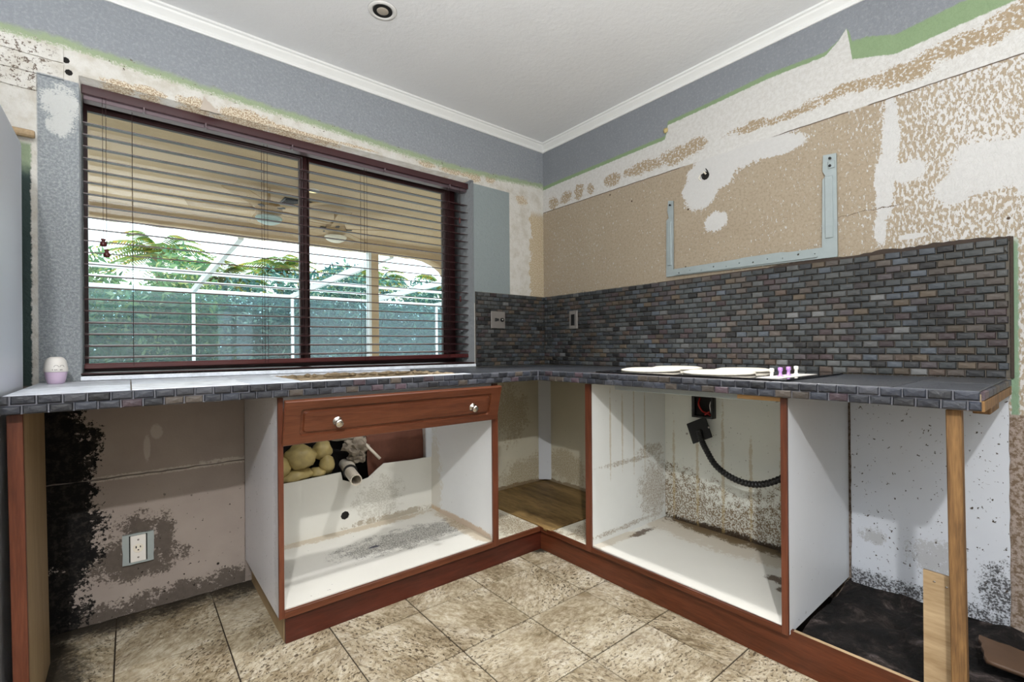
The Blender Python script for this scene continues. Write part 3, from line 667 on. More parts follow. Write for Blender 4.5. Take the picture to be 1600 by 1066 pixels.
# tilted drawer front
dw, dh, th = .916, .160, .018
def ringpanel(w, h):
    bm = BM()
    L = [(0, 0, th), (0, 0, .003), (.003, .003, 0), (.052, .030, 0), (.054, .032, .008), (.062, .040, .008), (.066, .044, .001), (.085, .060, 0), (.0852, .0602, 0)]
    rings = []
    for dx, dz, dy in L:
        W2, H2 = w/2-dx, h/2-dz; rr_ = min(.012, H2*.4) if dx > .01 and dx < .08 else .0005
        ring = []
        for cx, cz, a0 in ((W2, H2, 0), (-W2, H2, 90), (-W2, -H2, 180), (W2, -H2, 270)):
            for k in range(4):
                a = math.radians(a0+30*k); ring.append(bm.verts.new((cx-math.copysign(rr_, cx)+rr_*math.cos(a), dy, cz-math.copysign(rr_, cz)+rr_*math.sin(a))))
        rings.append(ring)
    for a, b in zip(rings, rings[1:]):
        n = len(a)
        for i in range(n): bm.faces.new((a[i], a[(i+1) % n], b[(i+1) % n], b[i]))
    bm.faces.new(rings[0]); bm.faces.new(rings[-1]); return bm
tilt = math.atan2(.040, .156)
TM = Matrix.Translation((-1.353, -.634, .694)) @ Matrix.Rotation(tilt, 4, 'X') @ Matrix.Translation((0, 0, dh/2))
bm = ringpanel(dw, dh)
bm.transform(TM); dr = obj('drawer', bm, M['cherry'], sc)
for kx in (-1.633, -1.045):
    bm = lathe([(.017, 0), (.017, .002), (.008, .004), (.006, .014), (.012, .018), (.015, .022), (.0145, .027), (.010, .030), (0, .031)], seg=20, axis='y')
    bm.transform(Matrix.Translation((kx, 0, 0)) @ Matrix.Translation((0, TM.translation.y, TM.translation.z)) @ Matrix.Rotation(tilt, 4, 'X') @ Matrix.Translation((0, -.0005, -.006)))
    obj('knob', bm, M['nickel'], dr, smooth=True)
# kicks
kd = thing('kick_board', 'dark cherry kick board under the sink base cabinet', 'kick board', (-1.2, -.59, 0))
obj('board_face', B(-1.797, -.592, -.596, -.580, 0, .096, .001), M['cherry_x'], kd); obj('side_block', B(-1.798, -1.782, -.580, -.02, 0, .100), M['tanboard'], kd)
kr = tag(obj('kick_board', plate([[(.592, 0), (2.55, 0), (2.55, .124), (1.75, .121), (1.2, .113), (.592, .104)]], (-.577, 0, 0), (0, -1, 0), (0, 0, 1), .015), M['cherry_y'], base=True), 'long cherry kick board running under the cooktop cabinet towards the camera', 'kick board')
obj('raw_top_edge', B(-.591, -.579, -2.55, -1.77, .1205, .1225), M['ply'], kr)
# ------------------------------------------------------------------ blind corner cabinet
cc = cabthing('open corner base cabinet with a stained plywood floor, in the corner between the other two', (-.3, -.3, .11))
obj('back_panel', B(-.873, -.048, -.020, -.012, .116, .858), M['mel_corner'], cc)
obj('side_panel', B(-.020, -.012, -.929, -.050, .116, .858), M['mel_corner'], cc)
bm = box(BM(), -.042, .042, -.003, .003, .14, .858); bm.transform(Matrix.Translation((-.050, -.052, 0)) @ Matrix.Rotation(-PI/4, 4, 'Z')); obj('corner_strip', bm, M['mel'], cc)
obj('plywood_floor', plate([jag([(-.610, -.686), (-.02, -.686), (-.02, -.02), (-.610, -.02)], .004, .04)], (0, 0, .112), (1, 0, 0), (0, 1, 0), .016), M['plyfloor'], cc)
obj('floor_board', B(-.872, -.613, -.598, -.02, .106, .121), M['board_floor'], cc); obj('floor_board', B(-.600, -.02, -.928, -.690, .106, .121), M['board_floor'], cc)
obj('front_rail', B(-.874, -.598, -.612, -.600, .099, .120, .001), M['cherry'], cc); obj('front_rail', B(-.612, -.600, -.919, -.598, .101, .122, .001), M['cherry_y'], cc)
# ------------------------------------------------------------------ cooktop cabinet
rc = cabthing('open white base cabinet with cherry edges and a black hose inside, below the cooktop', (-.3, -1.35, .11))
obj('side_panel', B(-.600, -.012, -.948, -.930, .108, .858), M['mel_range_side'], rc)
obj('side_panel', B(-.600, -.012, -1.762, -1.744, .110, .858), M['mel'], rc)
obj('frame_stile', B(-.612, -.600, -.950, -.919, .103, .858, .001), M['cherry_v'], rc)
obj('frame_stile', B(-.612, -.600, -1.762, -1.743, .110, .858, .001), M['cherry_v'], rc)
obj('back_panel', B(-.022, -.012, -1.743, -.949, .110, .858), M['mel_range_back'], rc)
obj('bottom_panel', B(-.598, -.022, -1.743, -.949, .116, .130), M['mel_range_floor'], rc)
obj('bottom_rail', plate([[(.950, .105), (1.743, .111), (1.743, .129), (.950, .125)]], (-.600, 0, 0), (0, -1, 0), (0, 0, 1), .012), M['cherry_y'], rc)
obj('top_batten', B(-.596, -.56, -1.742, -1.60, .845, .858), M['pine_y'], rc)
# junction box, cover, conduit
jb = thing('junction_box', 'open black junction box high on the cabinet back with red wires', 'electrical box', (-.03, -1.175, .675), None)
obj('box_body', plate([rect(1.122, 1.228, .676, .785), rect(1.130, 1.220, .684, .777)], (-.022, 0, 0), (0, -1, 0), (0, 0, 1), .035), M['black'], jb)
obj('box_back', B(-.028, -.0225, -1.219, -1.131, .685, .776), M['dark'], jb)
for p in ([(-.03, -1.15, .77), (-.05, -1.155, .74), (-.045, -1.17, .71), (-.05, -1.20, .70), (-.035, -1.21, .69)], [(-.03, -1.20, .70), (-.055, -1.19, .695), (-.05, -1.21, .71)]):
    obj('wire', tube(spline(p, 8), .004, 6), M['red'], jb, smooth=True)
obj('wire', tube(spline([(-.032, -1.214, .77), (-.05, -1.212, .74), (-.04, -1.214, .70)], 8), .0025, 6), M['white'], jb, smooth=True)
ch = thing('flexible_conduit', 'black ribbed flexible conduit hanging from its square cover plate', 'conduit', (-.08, -1.3, .45))
bm = box(BM(), -.003, .003, -.052, .052, -.052, .052, .002); bm.transform(Matrix.Translation((-.070, -1.168, .617)) @ Matrix.Rotation(.25, 4, 'Y') @ Matrix.Rotation(math.radians(-27), 4, 'X'))
pl_ = obj('cover_plate', bm, M['black'], ch)
for dy, dz in ((-.052, .022), (.062, -.024)): obj('screw', lathe([(.005, 0), (.005, .003), (.002, .004), (0, .004)], -.0745, -1.168+dy, .617+dz, 10, 'x'), M['steel'], pl_)
pth = spline([(-.078, -1.170, .62), (-.088, -1.190, .575), (-.10, -1.222, .53), (-.115, -1.272, .475), (-.125, -1.345, .438), (-.13, -1.43, .426), (-.13, -1.51, .447), (-.12, -1.59, .50), (-.10, -1.68, .58), (-.07, -1.735, .64)], 22)
n_ = len(pth)
obj('ribbed_hose', tube(pth, lambda t: .0125+(.0022 if (int(t*n_)//2) % 2 else 0), 12), M['black'], ch)
# ------------------------------------------------------------------ cooktop
ck = thing('cooktop', 'black built-in cooktop with four cream burner covers and four small knobs', 'cooktop', (-.34, -1.39, .912))
obj('glass_top', B(-.615, -.075, -1.765, -.985, .9125, .9185, .002), M['blackglass'], ck)
obj('pan', B(-.57, -.105, -1.715, -1.055, .838, .912, .002), M['metal'], ck)
for cx, cy, r in ((-.45, -1.155, .125), (-.22, -1.14, .115), (-.46, -1.465, .130), (-.215, -1.445, .11)):
    obj('burner_cover', lathe([(r*.97, .0), (r, .004), (r*.98, .008), (r*.8, .013), (0, .015)], cx, cy, .9187, 40), M['cream'], ck, smooth=True)
for i, kx in enumerate((-.565, -.485, -.405, -.325)):
    k = obj('knob', lathe([(.010, 0), (.0085, .004), (.005, .006), (.005, .018), (.0075, .020), (.0075, .030), (.004, .032), (0, .032)], kx, -1.70+.004*i, .9187, 16), M['purple' if i in (1, 2) else 'white'], ck, smooth=True)
    k['label'] = 'knob with painted purple reflection' if i in (1, 2) else 'pale knob'
obj('control_strip', B(-.60, -.26, -1.735, -1.665, .9186, .9197), M['white'], ck)
# ------------------------------------------------------------------ right bay
tag(obj('back_panel', plate([jag([(1.772, .096), (2.2, .104), (2.2, .862), (1.772, .862)], .0015, .03)], (-.006, 0, 0), (0, -1, 0), (0, 0, 1), .012), M['mel_end']), 'white melamine panel against the right wall behind the propped timber', 'panel')
bm = BM(); nx, ny = 44, 60; grid = []
for i in range(nx+1):
    row = []
    for j in range(ny+1):
        x = -.574+.566*i/nx; y = -1.764-.80*j/ny; h = .092+.022*mnoise.fractal(Vector((x*9, y*9, 1)), 1, 2, 5)
        row.append(bm.verts.new((x, y, min(h+max(0, (x+.1)*.12), .118))))
    grid.append(row)
for i in range(nx):
    for j in range(ny): bm.faces.new((grid[i][j], grid[i+1][j], grid[i+1][j+1], grid[i][j+1]))
bot = [bm.verts.new(p) for p in ((-.574, -1.764, 0), (-.008, -1.764, 0), (-.008, -2.564, 0), (-.574, -2.564, 0))]
bm.faces.new(bot)
tag(stuff(obj('debris_bed', bm, M['dirt'], base=True)), 'black rubble and dirt filling the floor of the right bay', 'debris')
bm = plate([jag([(-.07, -.075), (.06, -.08), (.075, .07), (-.06, .08)], .004, .02)], (0, 0, 0), (1, 0, 0), (0, 1, 0), .012)
bm.transform(Matrix.Translation((-.27, -2.235, .118)) @ Matrix.Rotation(.15, 4, 'X') @ Matrix.Rotation(.3, 4, 'Z')); tag(obj('tile_fragment', bm, plain('brown_tile', C('4f3a2a'), .6, nz=.4, scale=12)), 'loose brown tile fragment lying on the debris', 'tile')
bm = box(BM(), -.018, .018, -.0145, .0145, 0, .768, .0025)
bm.transform(Matrix.Translation((-.605, -2.1565, .094)) @ Matrix.Rotation(-.0105, 4, 'X'))
tag(obj('timber_post', bm, M['pine'], base=True), 'rough square pine post propping up the right end of the worktop', 'post')
pb = tag(obj('plywood_offcut', plate([[(2.082, .10), (2.143, .10), (2.143, .424), (2.082, .427)], circ(2.104, .402, .0032, 8), circ(2.128, .396, .0032, 8)], (-.5715, 0, 0), (0, -1, 0), (0, 0, 1), .010), M['ply'], base=True), 'pale plywood offcut with two screw holes standing beside the pine post', 'board')
# ------------------------------------------------------------------ left end panel
ep = thing('end_panel', 'upright end panel with a cherry front edge holding up the left end of the worktop', 'panel', (-2.43, -.4, 0))
sh = Matrix(((1, 0, -.012, 0), (0, 1, 0, 0), (0, 0, 1, 0), (0, 0, 0, 1)))
bm = box(BM(), -2.452, -2.428, -.595, -.20, 0, .860); bm.transform(Matrix.Translation((.009, 0, 0)) @ sh); obj('panel_board', bm, M['tanboard'], ep)
bm = box(BM(), -2.456, -2.4265, -.610, -.595, 0, .860, .001); bm.transform(Matrix.Translation((.009, 0, 0)) @ sh); obj('edge_band', bm, M['cherry_v'], ep)
bm = box(BM(), -2.4262, -2.414, -.50, -.46, 0, .35); bm.transform(Matrix.Translation((.009, 0, 0)) @ sh); bm.free()
# ------------------------------------------------------------------ refrigerator
fg = thing('refrigerator', 'pale grey refrigerator side with rounded top at the left edge', 'refrigerator', (-2.85, -.6, 0))
obj('body', B(-3.22, -2.474, -.92, -.20, .03, 1.70, .022, 4), M['fridge'], fg, smooth=False)
obj('door', B(-3.22, -2.474, -.985, -.925, .10, 1.70, .02, 3), M['fridge'], fg)
obj('kick_grille', B(-3.2, -2.50, -.93, -.90, 0, .09), M['black'], fg)
obj('handle', tube(spline([(-3.12, -.985, .8), (-3.12, -1.03, .85), (-3.12, -1.03, 1.4), (-3.12, -.985, 1.45)], 6), .012, 10), M['steel'], fg, smooth=True)
tag(obj('wood_stub', lathe([(.012, 0), (.014, .003), (.014, .25), (.012, .255), (0, .256)], -2.72, -.024, 1.786, 12, 'x'), M['ply']), 'short round wood stub poking out above the refrigerator', 'wood')
bpy.data.objects['wood_stub'].rotation_euler = (0, 0, PI); bpy.data.objects['wood_stub'].location.x = -2.592
# ------------------------------------------------------------------ egg shaped deodoriser
eg = thing('air_freshener', 'small egg-shaped container, lilac below and white above, on the worktop', 'air freshener', (-2.408, -.115, .912))
obj('cup', lathe([(.018, 0), (.0225, .003), (.026, .018), (.0285, .034), (.0292, .042), (.0292, .043)], -2.408, -.115, .912, 32), M['lilac'], eg, smooth=True)
lid = obj('lid', lathe([(.0305, .041), (.0312, .043), (.0312, .054), (.0300, .057), (.0290, .068), (.0262, .080), (.021, .088), (.014, .0925), (0, .093)], -2.408, -.115, .912, 32), M['white'], eg, smooth=True)
for a in (-1.25, -.75):
    ac = []
    for k in range(9):
        t_ = PI*k/8; aa = a+math.cos(t_)*.20; rr_ = .0300
        ac.append((-2.408+math.cos(aa-.2)*rr_, -.115+math.sin(aa-.2)*rr_, .970+.006*math.sin(t_)))
    obj('eye_arc', tube(ac, .0007, 5), M['steel'], lid)
for k, a in enumerate((-1.75, -1.55, -1.42, -1.12, -1.0)):
    p = (-2.408+.0315*math.cos(a), -.115+.0315*math.sin(a), .9605)
    obj('mark', box(BM(), p[0]-.0012, p[0]+.0012, p[1]-.0006, p[1]+.0006, p[2]-(.002 if k % 2 else .0012), p[2]+.002), M['steel'], lid)
# ------------------------------------------------------------------ pipe, foam, rubble in the wall cavity
pp = thing('drain_pipe', 'white plastic drain pipe sticking out of the broken cabinet back', 'pipe', (-1.36, -.1, .40))
bm = BM(); pth = [(-1.345, .10, .425), (-1.390, -.19, .409)]
bm = tube(pth, .0265, 20, cap=False); b2 = tube(pth, .022, 20, cap=False)
me_ = bpy.data.meshes.new('x'); b2.to_mesh(me_); bm.from_mesh(me_)
N_ = (Vector(pth[1])-Vector(pth[0])).normalized(); bm.verts.ensure_lookup_table()
for off in (20,): 
    for k in range(20): bm.faces.new((bm.verts[20+k], bm.verts[20+(k+1) % 20], bm.verts[60+(k+1) % 20], bm.verts[60+k]))
obj('pipe', bm, M['pvc'], pp, smooth=False)
col_ = tube([(-1.350, .02, .422), (-1.366, -.045, .418)], lambda t: .033, 20); obj('collar', col_, M['pvc'], pp, smooth=False)
obj('dark_ring', tube([(-1.366, -.045, .418), (-1.3685, -.055, .4176)], .0345, 20), M['black'], pp)
fm = thing('foam_lumps', 'bulging yellowed expanding foam lumps in the hole behind the sink cabinet', 'foam', (-1.6, .05, .40))
for i, (x, y, z, r) in enumerate(((-1.575, .035, .505, (.072, .06, .062)), (-1.468, .06, .52, (.045, .05, .05)), (-1.455, .03, .455, (.035, .04, .045)), (-1.67, .03, .47, (.05, .05, .05)), (-1.60, .03, .425, (.08, .05, .03)), (-1.70, .05, .55, (.05, .05, .05)), (-1.50, .03, .42, (.04, .04, .025)))):
    obj('lump', lump((x, y, z), r, i+1, .22, 3, 1.6), M['foam'], fm, smooth=True)
rb = thing('mortar_rubble', 'rough grey mortar rubble in the wall hole above the drain pipe', 'rubble', (-1.3, .05, .5))
for i, (x, y, z, r) in enumerate(((-1.30, .05, .52, (.06, .05, .05)), (-1.36, .07, .59, (.09, .05, .035)), (-1.25, .08, .62, (.07, .04, .03)), (-1.29, .06, .46, (.045, .04, .03)), (-1.42, .09, .63, (.06, .04, .02)))):
    obj('chunk', lump((x, y, z), r, i+20, .5, 3, 2.4), M['mortar'], rb)
obj('pipe_stub', tube([(-1.255, .06, .70), (-1.262, .05, .54)], .010, 10), M['steel'], rb, smooth=True)
obj('pipe_stub', tube([(-1.27, .03, .54), (-1.19, .0, .445)], .008, 10), M['pvc'], rb, smooth=True)
tag(obj('hardboard_sheet', plate([jag([(-1.246, .43), (-1.23, .30), (-.93, .30), (-.917, .45), (-.925, .6), (-.92, .72), (-1.246, .72)], .004, .03)], (0, .04, 0), (1, 0, 0), (0, 0, 1), .006), M['hardboard']), 'brown hardboard sheet closing the wall hole right of the drain pipe', 'board')
# ------------------------------------------------------------------ outlets and switches
ol = thing('wall_outlet', 'single round outlet in a battered metal box low on the mouldy wall', 'outlet', (-2.19, -.01, .20))
obj('metal_box', plate([jag(rect(-2.237, -2.141, .197, .312), .0015, .02), rect(-2.217, -2.161, .202, .307)], (0, -.010, 0), (1, 0, 0), (0, 0, 1), .010), M['metal'], ol)
obj('gap', B(-2.218, -2.160, -.0125, -.0105, .200, .308), M['dark'], ol)
cp = obj('cover_plate', B(-2.213, -2.165, -.022, -.014, .203, .305, .002), M['white'], ol)
obj('receptacle', lathe([(.0165, 0), (.0165, .0016), (.0155, .002), (0, .002)], -2.189, -.022, .256, 28, 'y'), M['cream'], cp)
for dx, dz, w, h in ((-.0065, .005, .0018, .0045), (.0065, .005, .0015, .0035), (0, -.0065, .0022, .0022)): obj('slot', B(-2.189+dx-w, -2.189+dx+w, -.0248, -.0242, .256+dz-h, .256+dz+h), M['black'], cp)
for dz in (-.034, .034): obj('screw', lathe([(.0035, 0), (.003, .001), (0, .001)], -2.189, -.022, .254+dz, 12, 'y'), M['steel'], cp)
sw = thing('wall_switch', 'steel double switch plate with a toggle and a round dimmer knob, left of the corner', 'switch', (-.415, -.014, 1.15))
cp = obj('cover_plate', B(-.468, -.357, -.021, -.015, 1.148, 1.255, .002), M['steel'], sw)
obj('toggle', B(-.440, -.430, -.034, -.021, 1.192, 1.212, .002), M['black'], sw); obj('toggle', B(-.424, -.412, -.028, -.021, 1.196, 1.210, .002), M['black'], sw)
obj('dimmer_knob', lathe([(.012, 0), (.012, .010), (.010, .012), (0, .012)], -.385, -.021, 1.202, 20, 'y'), M['black'], sw, smooth=True)
obj('knob_cap', lathe([(.007, 0), (.006, .002), (0, .003)], -.385, -.033, 1.202, 16, 'y'), M['nickel'], sw, smooth=True)
s2 = thing('wall_switch', 'narrow steel plate with a black rocker on the mosaic right of the corner', 'switch', (-.014, -.29, 1.14))
obj('cover_plate', B(-.022, -.015, -.328, -.258, 1.143, 1.258, .002), M['steel'], s2)
obj('rocker', B(-.027, -.022, -.309, -.277, 1.165, 1.236, .002), M['black'], s2)
# ------------------------------------------------------------------ microwave mounting bracket
bk = thing('mounting_bracket', 'galvanised U-shaped metal mounting bracket screwed to the bare right wall', 'bracket', (-.006, -1.34, 1.39))
lo = [(.957, 1.393), (1.730, 1.380), (1.730, 1.425), (1.55, 1.427), (1.52, 1.432), (1.36, 1.433), (1.33, 1.430), (1.0, 1.428), (.957, 1.43)]
lh = [circ(1.03+.062*i, 1.411 if i % 2 else 1.404, .0028 if i % 3 else .0045, 8) for i in range(11)]
obj('lower_rail', plate([lo]+lh, (-.003, 0, 0), (0, -1, 0), (0, 0, 1), .010), M['metal'], bk)
obj('rail_rib', plate([[(1.01, 1.395), (1.66, 1.388), (1.66, 1.393), (1.50, 1.394), (1.47, 1.400), (1.25, 1.402), (1.22, 1.397), (1.01, 1.400)]], (-.013, 0, 0), (0, -1, 0), (0, 0, 1), .008), M['metal'], bk)
obj('upright', plate([[(.957, 1.42), (.998, 1.42), (1.000, 1.785), (.972, 1.792), (.966, 1.74), (.974, 1.70), (.960, 1.69)], circ(.985, 1.765, .004, 8), circ(.98, 1.55, .003, 8)], (-.004, 0, 0), (0, -1, 0), (0, 0, 1), .008), M['metal'], bk)
obj('upright_rib', B(-.017, -.012, -.990, -.967, 1.45, 1.68, .002), M['metal'], bk)
obj('upright', plate([[(1.676, 1.42), (1.730, 1.42), (1.728, 1.796), (1.682, 1.801), (1.680, 1.735), (1.690, 1.715), (1.679, 1.70)], circ(1.708, 1.78, .0045, 8), circ(1.705, 1.50, .003, 8)], (-.004, 0, 0), (0, -1, 0), (0, 0, 1), .008), M['metal'], bk)
obj('upright_rib', B(-.017, -.012, -1.716, -1.688, 1.46, 1.71, .002), M['metal'], bk); obj('upright_rib', B(-.017, -.012, -1.724, -1.700, 1.74, 1.77, .002), M['metal'], bk)
for y, z in ((-1.708, 1.78), (-1.708, 1.75), (-.985, 1.765)): obj('bolt', lathe([(.005, 0), (.005, .004), (0, .005)], -.017, y, z, 10, 'x'), M['black'], bk)
# wall details on the right wall
wb = thing('wall_wire_hole', 'small ragged hole with wire ends in the white patch above the bracket', 'hole', (-.002, -1.17, 1.85))
obj('hole', plate([jag(circ(1.172, 1.868, .020, 10), .006, .01)], (-.0005, 0, 0), (0, -1, 0), (0, 0, 1), .001), M['dark'], wb)
for k in range(4):
    y = -1.150-.012*k; obj('wire_end', tube(spline([(-.002, y, 1.85+.012*k), (-.012, y+.006, 1.862+.012*k), (-.010, y-.008, 1.880-.003*k)], 5), .0022, 5), M['black' if k % 2 else 'cream'], wb)
tag(obj('anchor_stub', lump((-.010, -.958, 2.168), (.012, .014, .014), 9, .5, 2), M['foam']), 'small yellow foam stub on the grey paint step of the right wall', 'stub')
tag(obj('peeling_flap', plate([jag([(-1.975, 2.038), (-1.90, 2.040), (-1.93, 2.066), (-1.962, 2.098)], .002, .02)], (0, -.003, 0), (1, 0, 0), (0, 0, 1), .004), plain('peeling_plaster', C('b7aca0'), .8)), 'torn triangular plaster flap above the left half of the window', 'plaster')
# ------------------------------------------------------------------ recessed lights
for (x, y), lab in (((-1.399, -.541), 'round recessed ceiling light, unlit, above the window side'),):
    cn = thing('recessed_light', lab, 'ceiling light', (x, y, CZ))
    obj('trim_ring', lathe([(.058, -.001), (.056, -.004), (.044, -.006), (.040, -.003), (.036, .012), (.037, .012), (.058, .0)], x, y, CZ, 40), M['can_trim'], cn, smooth=True)
    obj('baffle', lathe([(.0385, -.0035), (.035, -.001), (.033, -.0002)], x, y, CZ-.0005, 40), M['black'], cn)
    obj('bulb', lathe([(.0, -.0065), (.015, -.006), (.023, -.0035), (.026, .0)], x, y, CZ-.001, 28), M['lens'], cn, smooth=True)
for x, y in ((-2.58, -2.86), (-.87, -1.21)):
    cn = thing('recessed_light', 'round recessed ceiling light, lit, '+('behind the camera' if y < -2 else 'over the inner corner of the worktop'), 'ceiling light', (x, y, CZ))
    obj('trim_ring', lathe([(.075, -.001), (.073, -.004), (.064, -.005), (.063, .0)], x, y, CZ, 40), M['can_trim'], cn, smooth=True)
# ------------------------------------------------------------------ blind
bl = thing('window_blind', 'dark mahogany slatted venetian blind hanging in the window, slats open', 'blind', (-1.465, .03, .95))
bxa, bxb = WX0+.004, WX1-.003
obj('valance', B(bxa, bxb, .055, .067, 2.008, 2.043, .002), M['blind'], bl)
hr_ = obj('headrail', B(bxa+.004, bxb-.004, .069, .112, 1.992, 2.040, .002), M['headrail'], bl)
for x in (-2.16, -1.95, -1.60, -1.13, -.72): obj('valance_clip', B(x-.003, x+.003, .040, .062, 1.985, 2.006, .001), M['headrail'], bl)
bm = BM(); prof = []
for k in range(5):
    t_ = -1+k/2; prof.append((t_*.0245, .0014*(1-t_*t_)))
rings = []
for x in (bxa+.003, bxb-.003):
    rings.append([bm.verts.new((x, a, b+.0014)) for a, b in prof]+[bm.verts.new((x, a, b-.0014)) for a, b in reversed(prof)])
n = len(rings[0])
for i in range(n): bm.faces.new((rings[0][i], rings[0][(i+1) % n], rings[1][(i+1) % n], rings[1][i]))
bm.faces.new(rings[0]); bm.faces.new(rings[1]); bmesh.ops.recalc_face_normals(bm, faces=bm.faces)
bm.transform(Matrix.Translation(((-(bxa+bxb)/2), 0, 0)))
slm = bpy.data.meshes.new('slat'); bm.to_mesh(slm); bm.free(); slm.materials.append(M['blind'])
for k in range(21):
    o = link('slat', slm, None, bl, ((bxa+bxb)/2, .082, 1.003+.0452*k)); o.rotation_euler = (math.radians(8), -.0045, 0)
    # front edge (room side) slightly lower
brl = obj('bottom_rail', B(bxa+.003, bxb-.003, .058, .104, -.012, .010, .003), M['rail'], bl); brl.location.z = .972-.95; brl.rotation_euler = (0, -.0080, 0)
for x in (-2.198, -1.722, -1.243, -.734):
    for y in (.056, .108):
        obj('ladder_cord', tube([(x, y, .965), (x, y, 1.98)], .0010, 5), M['cord'], bl)
    if x > -1.8: obj('ladder_cord', tube([(x+.014, .056, .965), (x+.014, .056, 1.98)], .0008, 5), M['cord'], bl)
for x, z in ((-2.287, 1.44), (-2.277, 1.40), (-.658, 1.80), (-.6565, 1.325)):
    c_ = obj('pull_cord', tube([(x, .036, z+.012), (x, .036, 2.0)], .0008, 5), M['cord'], bl)
    obj('tassel', lathe([(.0, -.014), (.008, -.013), (.0105, -.006), (.010, 0), (.006, .006), (.005, .009), (.008, .012), (.007, .016), (0, .016)] if x < -1 else [(0, -.02), (.005, -.018), (.005, .014), (0, .016)], x, .036, z, 14), M['tassel'], c_, smooth=True)
# ------------------------------------------------------------------ outside: patio, pool enclosure, garden
struct(obj('ground', B(-25, 25, .3, 40, -.3, -.12), M['deck']))
pc = struct(obj('patio_ceiling', B(-9, 2.2, .30, 3.75, 2.45, 2.6), M['stucco']))
PB = 3.55
bmp = [(-9, 2.31), (.95, 2.31), (1.10, 2.29), (1.25, 2.24), (1.37, 2.16), (1.44, 2.05), (1.48, 1.9), (2.2, 1.9), (2.2, 2.47), (-9, 2.47)]
tag(struct(obj('patio_beam', plate([jag(bmp, .006, .12)], (0, PB+.2, 0), (1, 0, 0), (0, 0, 1), .2), M['stucco'])), 'tan beam along the open edge of the patio roof')
tag(struct(obj('patio_fascia', B(-9, 2.2, 3.75, 3.80, 2.36, 2.7), M['alu'])), 'pale fascia of the patio roof')
tag(struct(obj('house_wing_wall', B(1.42, 1.9, .3, 3.75, -.12, 2.45), M['stucco_w'])), 'cream wall of the house wing beside the patio')
pcx = thing('patio_column', 'slim tan patio column behind the right half of the window', 'column', (.33, PB+.1, -.12))
obj('shaft', B(.27, .37, PB+.05, PB+.15, -.1, 2.31, .004), M['stucco'], pcx); obj('corner_strip', B(.235, .27, PB+.05, PB+.15, -.1, 2.31, .003), M['alu'], pcx)
obj('base', B(.25, .40, PB+.03, PB+.17, -.12, 0), M['stucco_w'], pcx)
# ceiling fans
def fan(x, y, label, bowl, a0, matb):
    f = thing('ceiling_fan', label, 'fan', (x, y, 2.2))
    obj('down_rod', tube([(x, y, 2.45), (x, y, 2.33)], .014, 10), M['fan'], f)
    obj('motor', lathe([(.03, .36-.02), (.09, .33-.02), (.11, .29-.02), (.10, .24-.02), (.05, .22-.02)], x, y, 2.0, 24), M['fan'], f, smooth=True)
    obj('light_bowl', lathe([(0, -.055), (.05, -.05), (.09, -.03), (.11, 0), (.10, .01), (0, .012)], x, y, 2.185, 24), matb, f, smooth=True)
    for k in range(5):
        b_ = box(BM(), .12, .62, -.065, .065, -.004, .004, .003); b_.transform(Matrix.Translation((x, y, 2.27)) @ Matrix.Rotation(a0+k*2*PI/5, 4, 'Z') @ Matrix.Rotation(.2, 4, 'X'))
        bld = obj('blade', b_, M['fan'], f)
        b_ = box(BM(), .07, .16, -.018, .018, -.004, .004); b_.transform(Matrix.Translation((x, y, 2.262)) @ Matrix.Rotation(a0+k*2*PI/5, 4, 'Z')); obj('blade_iron', b_, M['vent'], bld)
fan(-1.25, 2.2, 'patio ceiling fan seen through the left window pane', 1, .3, M['fan_blue'])
fan(-.55, 2.55, 'patio ceiling fan just right of the window mullion', 1, .75, M['cream'])
vt = thing('ceiling_vent', 'dark louvred vent in the patio ceiling left of the mullion', 'vent', (-.95, 2.45, 2.44))
obj('frame', plate([rect(-1.08, -.83, 2.36, 2.56), rect(-1.065, -.845, 2.375, 2.545)], (0, 0, 2.438), (1, 0, 0), (0, 1, 0), .010), M['vent'], vt)
for k in range(5):
    b_ = box(BM(), -1.065, -.845, -.016, .016, -.002, .002); b_.transform(Matrix.Translation((0, 2.392+.034*k, 2.440)) @ Matrix.Rotation(.6, 4, 'X')); obj('louvre', b_, M['vent'], vt)
pl2 = thing('patio_light', 'lit round recessed light in the patio ceiling', 'ceiling light', (-.93, 2.02, 2.44))
obj('ring', lathe([(.06, 0), (.06, -.006), (.045, -.008), (.045, 0)], -.93, 2.02, 2.45, 24), M['can_trim'], pl2); obj('bulb', lathe([(0, -.006), (.03, -.004), (.044, 0)], -.93, 2.02, 2.449, 20), M['glow'], pl2)
# screen enclosure
en = thing('pool_screen_enclosure', 'white aluminium pool screen enclosure beyond the patio', 'screen enclosure', (0, 9, -.12))
YE = 9.0; ZE = 2.21
PX = [-4.91, -3.06, -1.207, .648, 2.50, 4.36, 6.2]
for x in PX:
    obj('post', B(x-.03, x+.03, YE-.04, YE+.04, -.12, ZE, .004), M['alu'], en)
    bm_ = box(BM(), x-.03, x+.03, -2.62, 2.62, -.05, .05); bm_.transform(Matrix.Translation((0, 6.42, 2.288)) @ Matrix.Rotation(-.0225, 4, 'X')); obj('rafter', bm_, M['alu'], en)
obj('eave_rail', B(-5, 6.3, YE-.045, YE+.045, ZE-.02, ZE+.05, .004), M['alu'], en)
obj('purlin', B(-5, 6.3, 7.78, 7.83, 2.235, 2.275, .004), M['alu'], en)
obj('purlin', B(-5, 6.3, 6.70, 6.77, 2.25, 2.31, .004), M['alu'], en)
obj('chair_rail', B(-5, 6.3, YE-.03, YE+.03, .55, .62, .004), M['alu'], en)
for a, b in zip(PX, PX[1:]): obj('screen_panel', B(a+.045, b-.045, YE, YE+.002, -.1, ZE-.02), M['screen'], en)
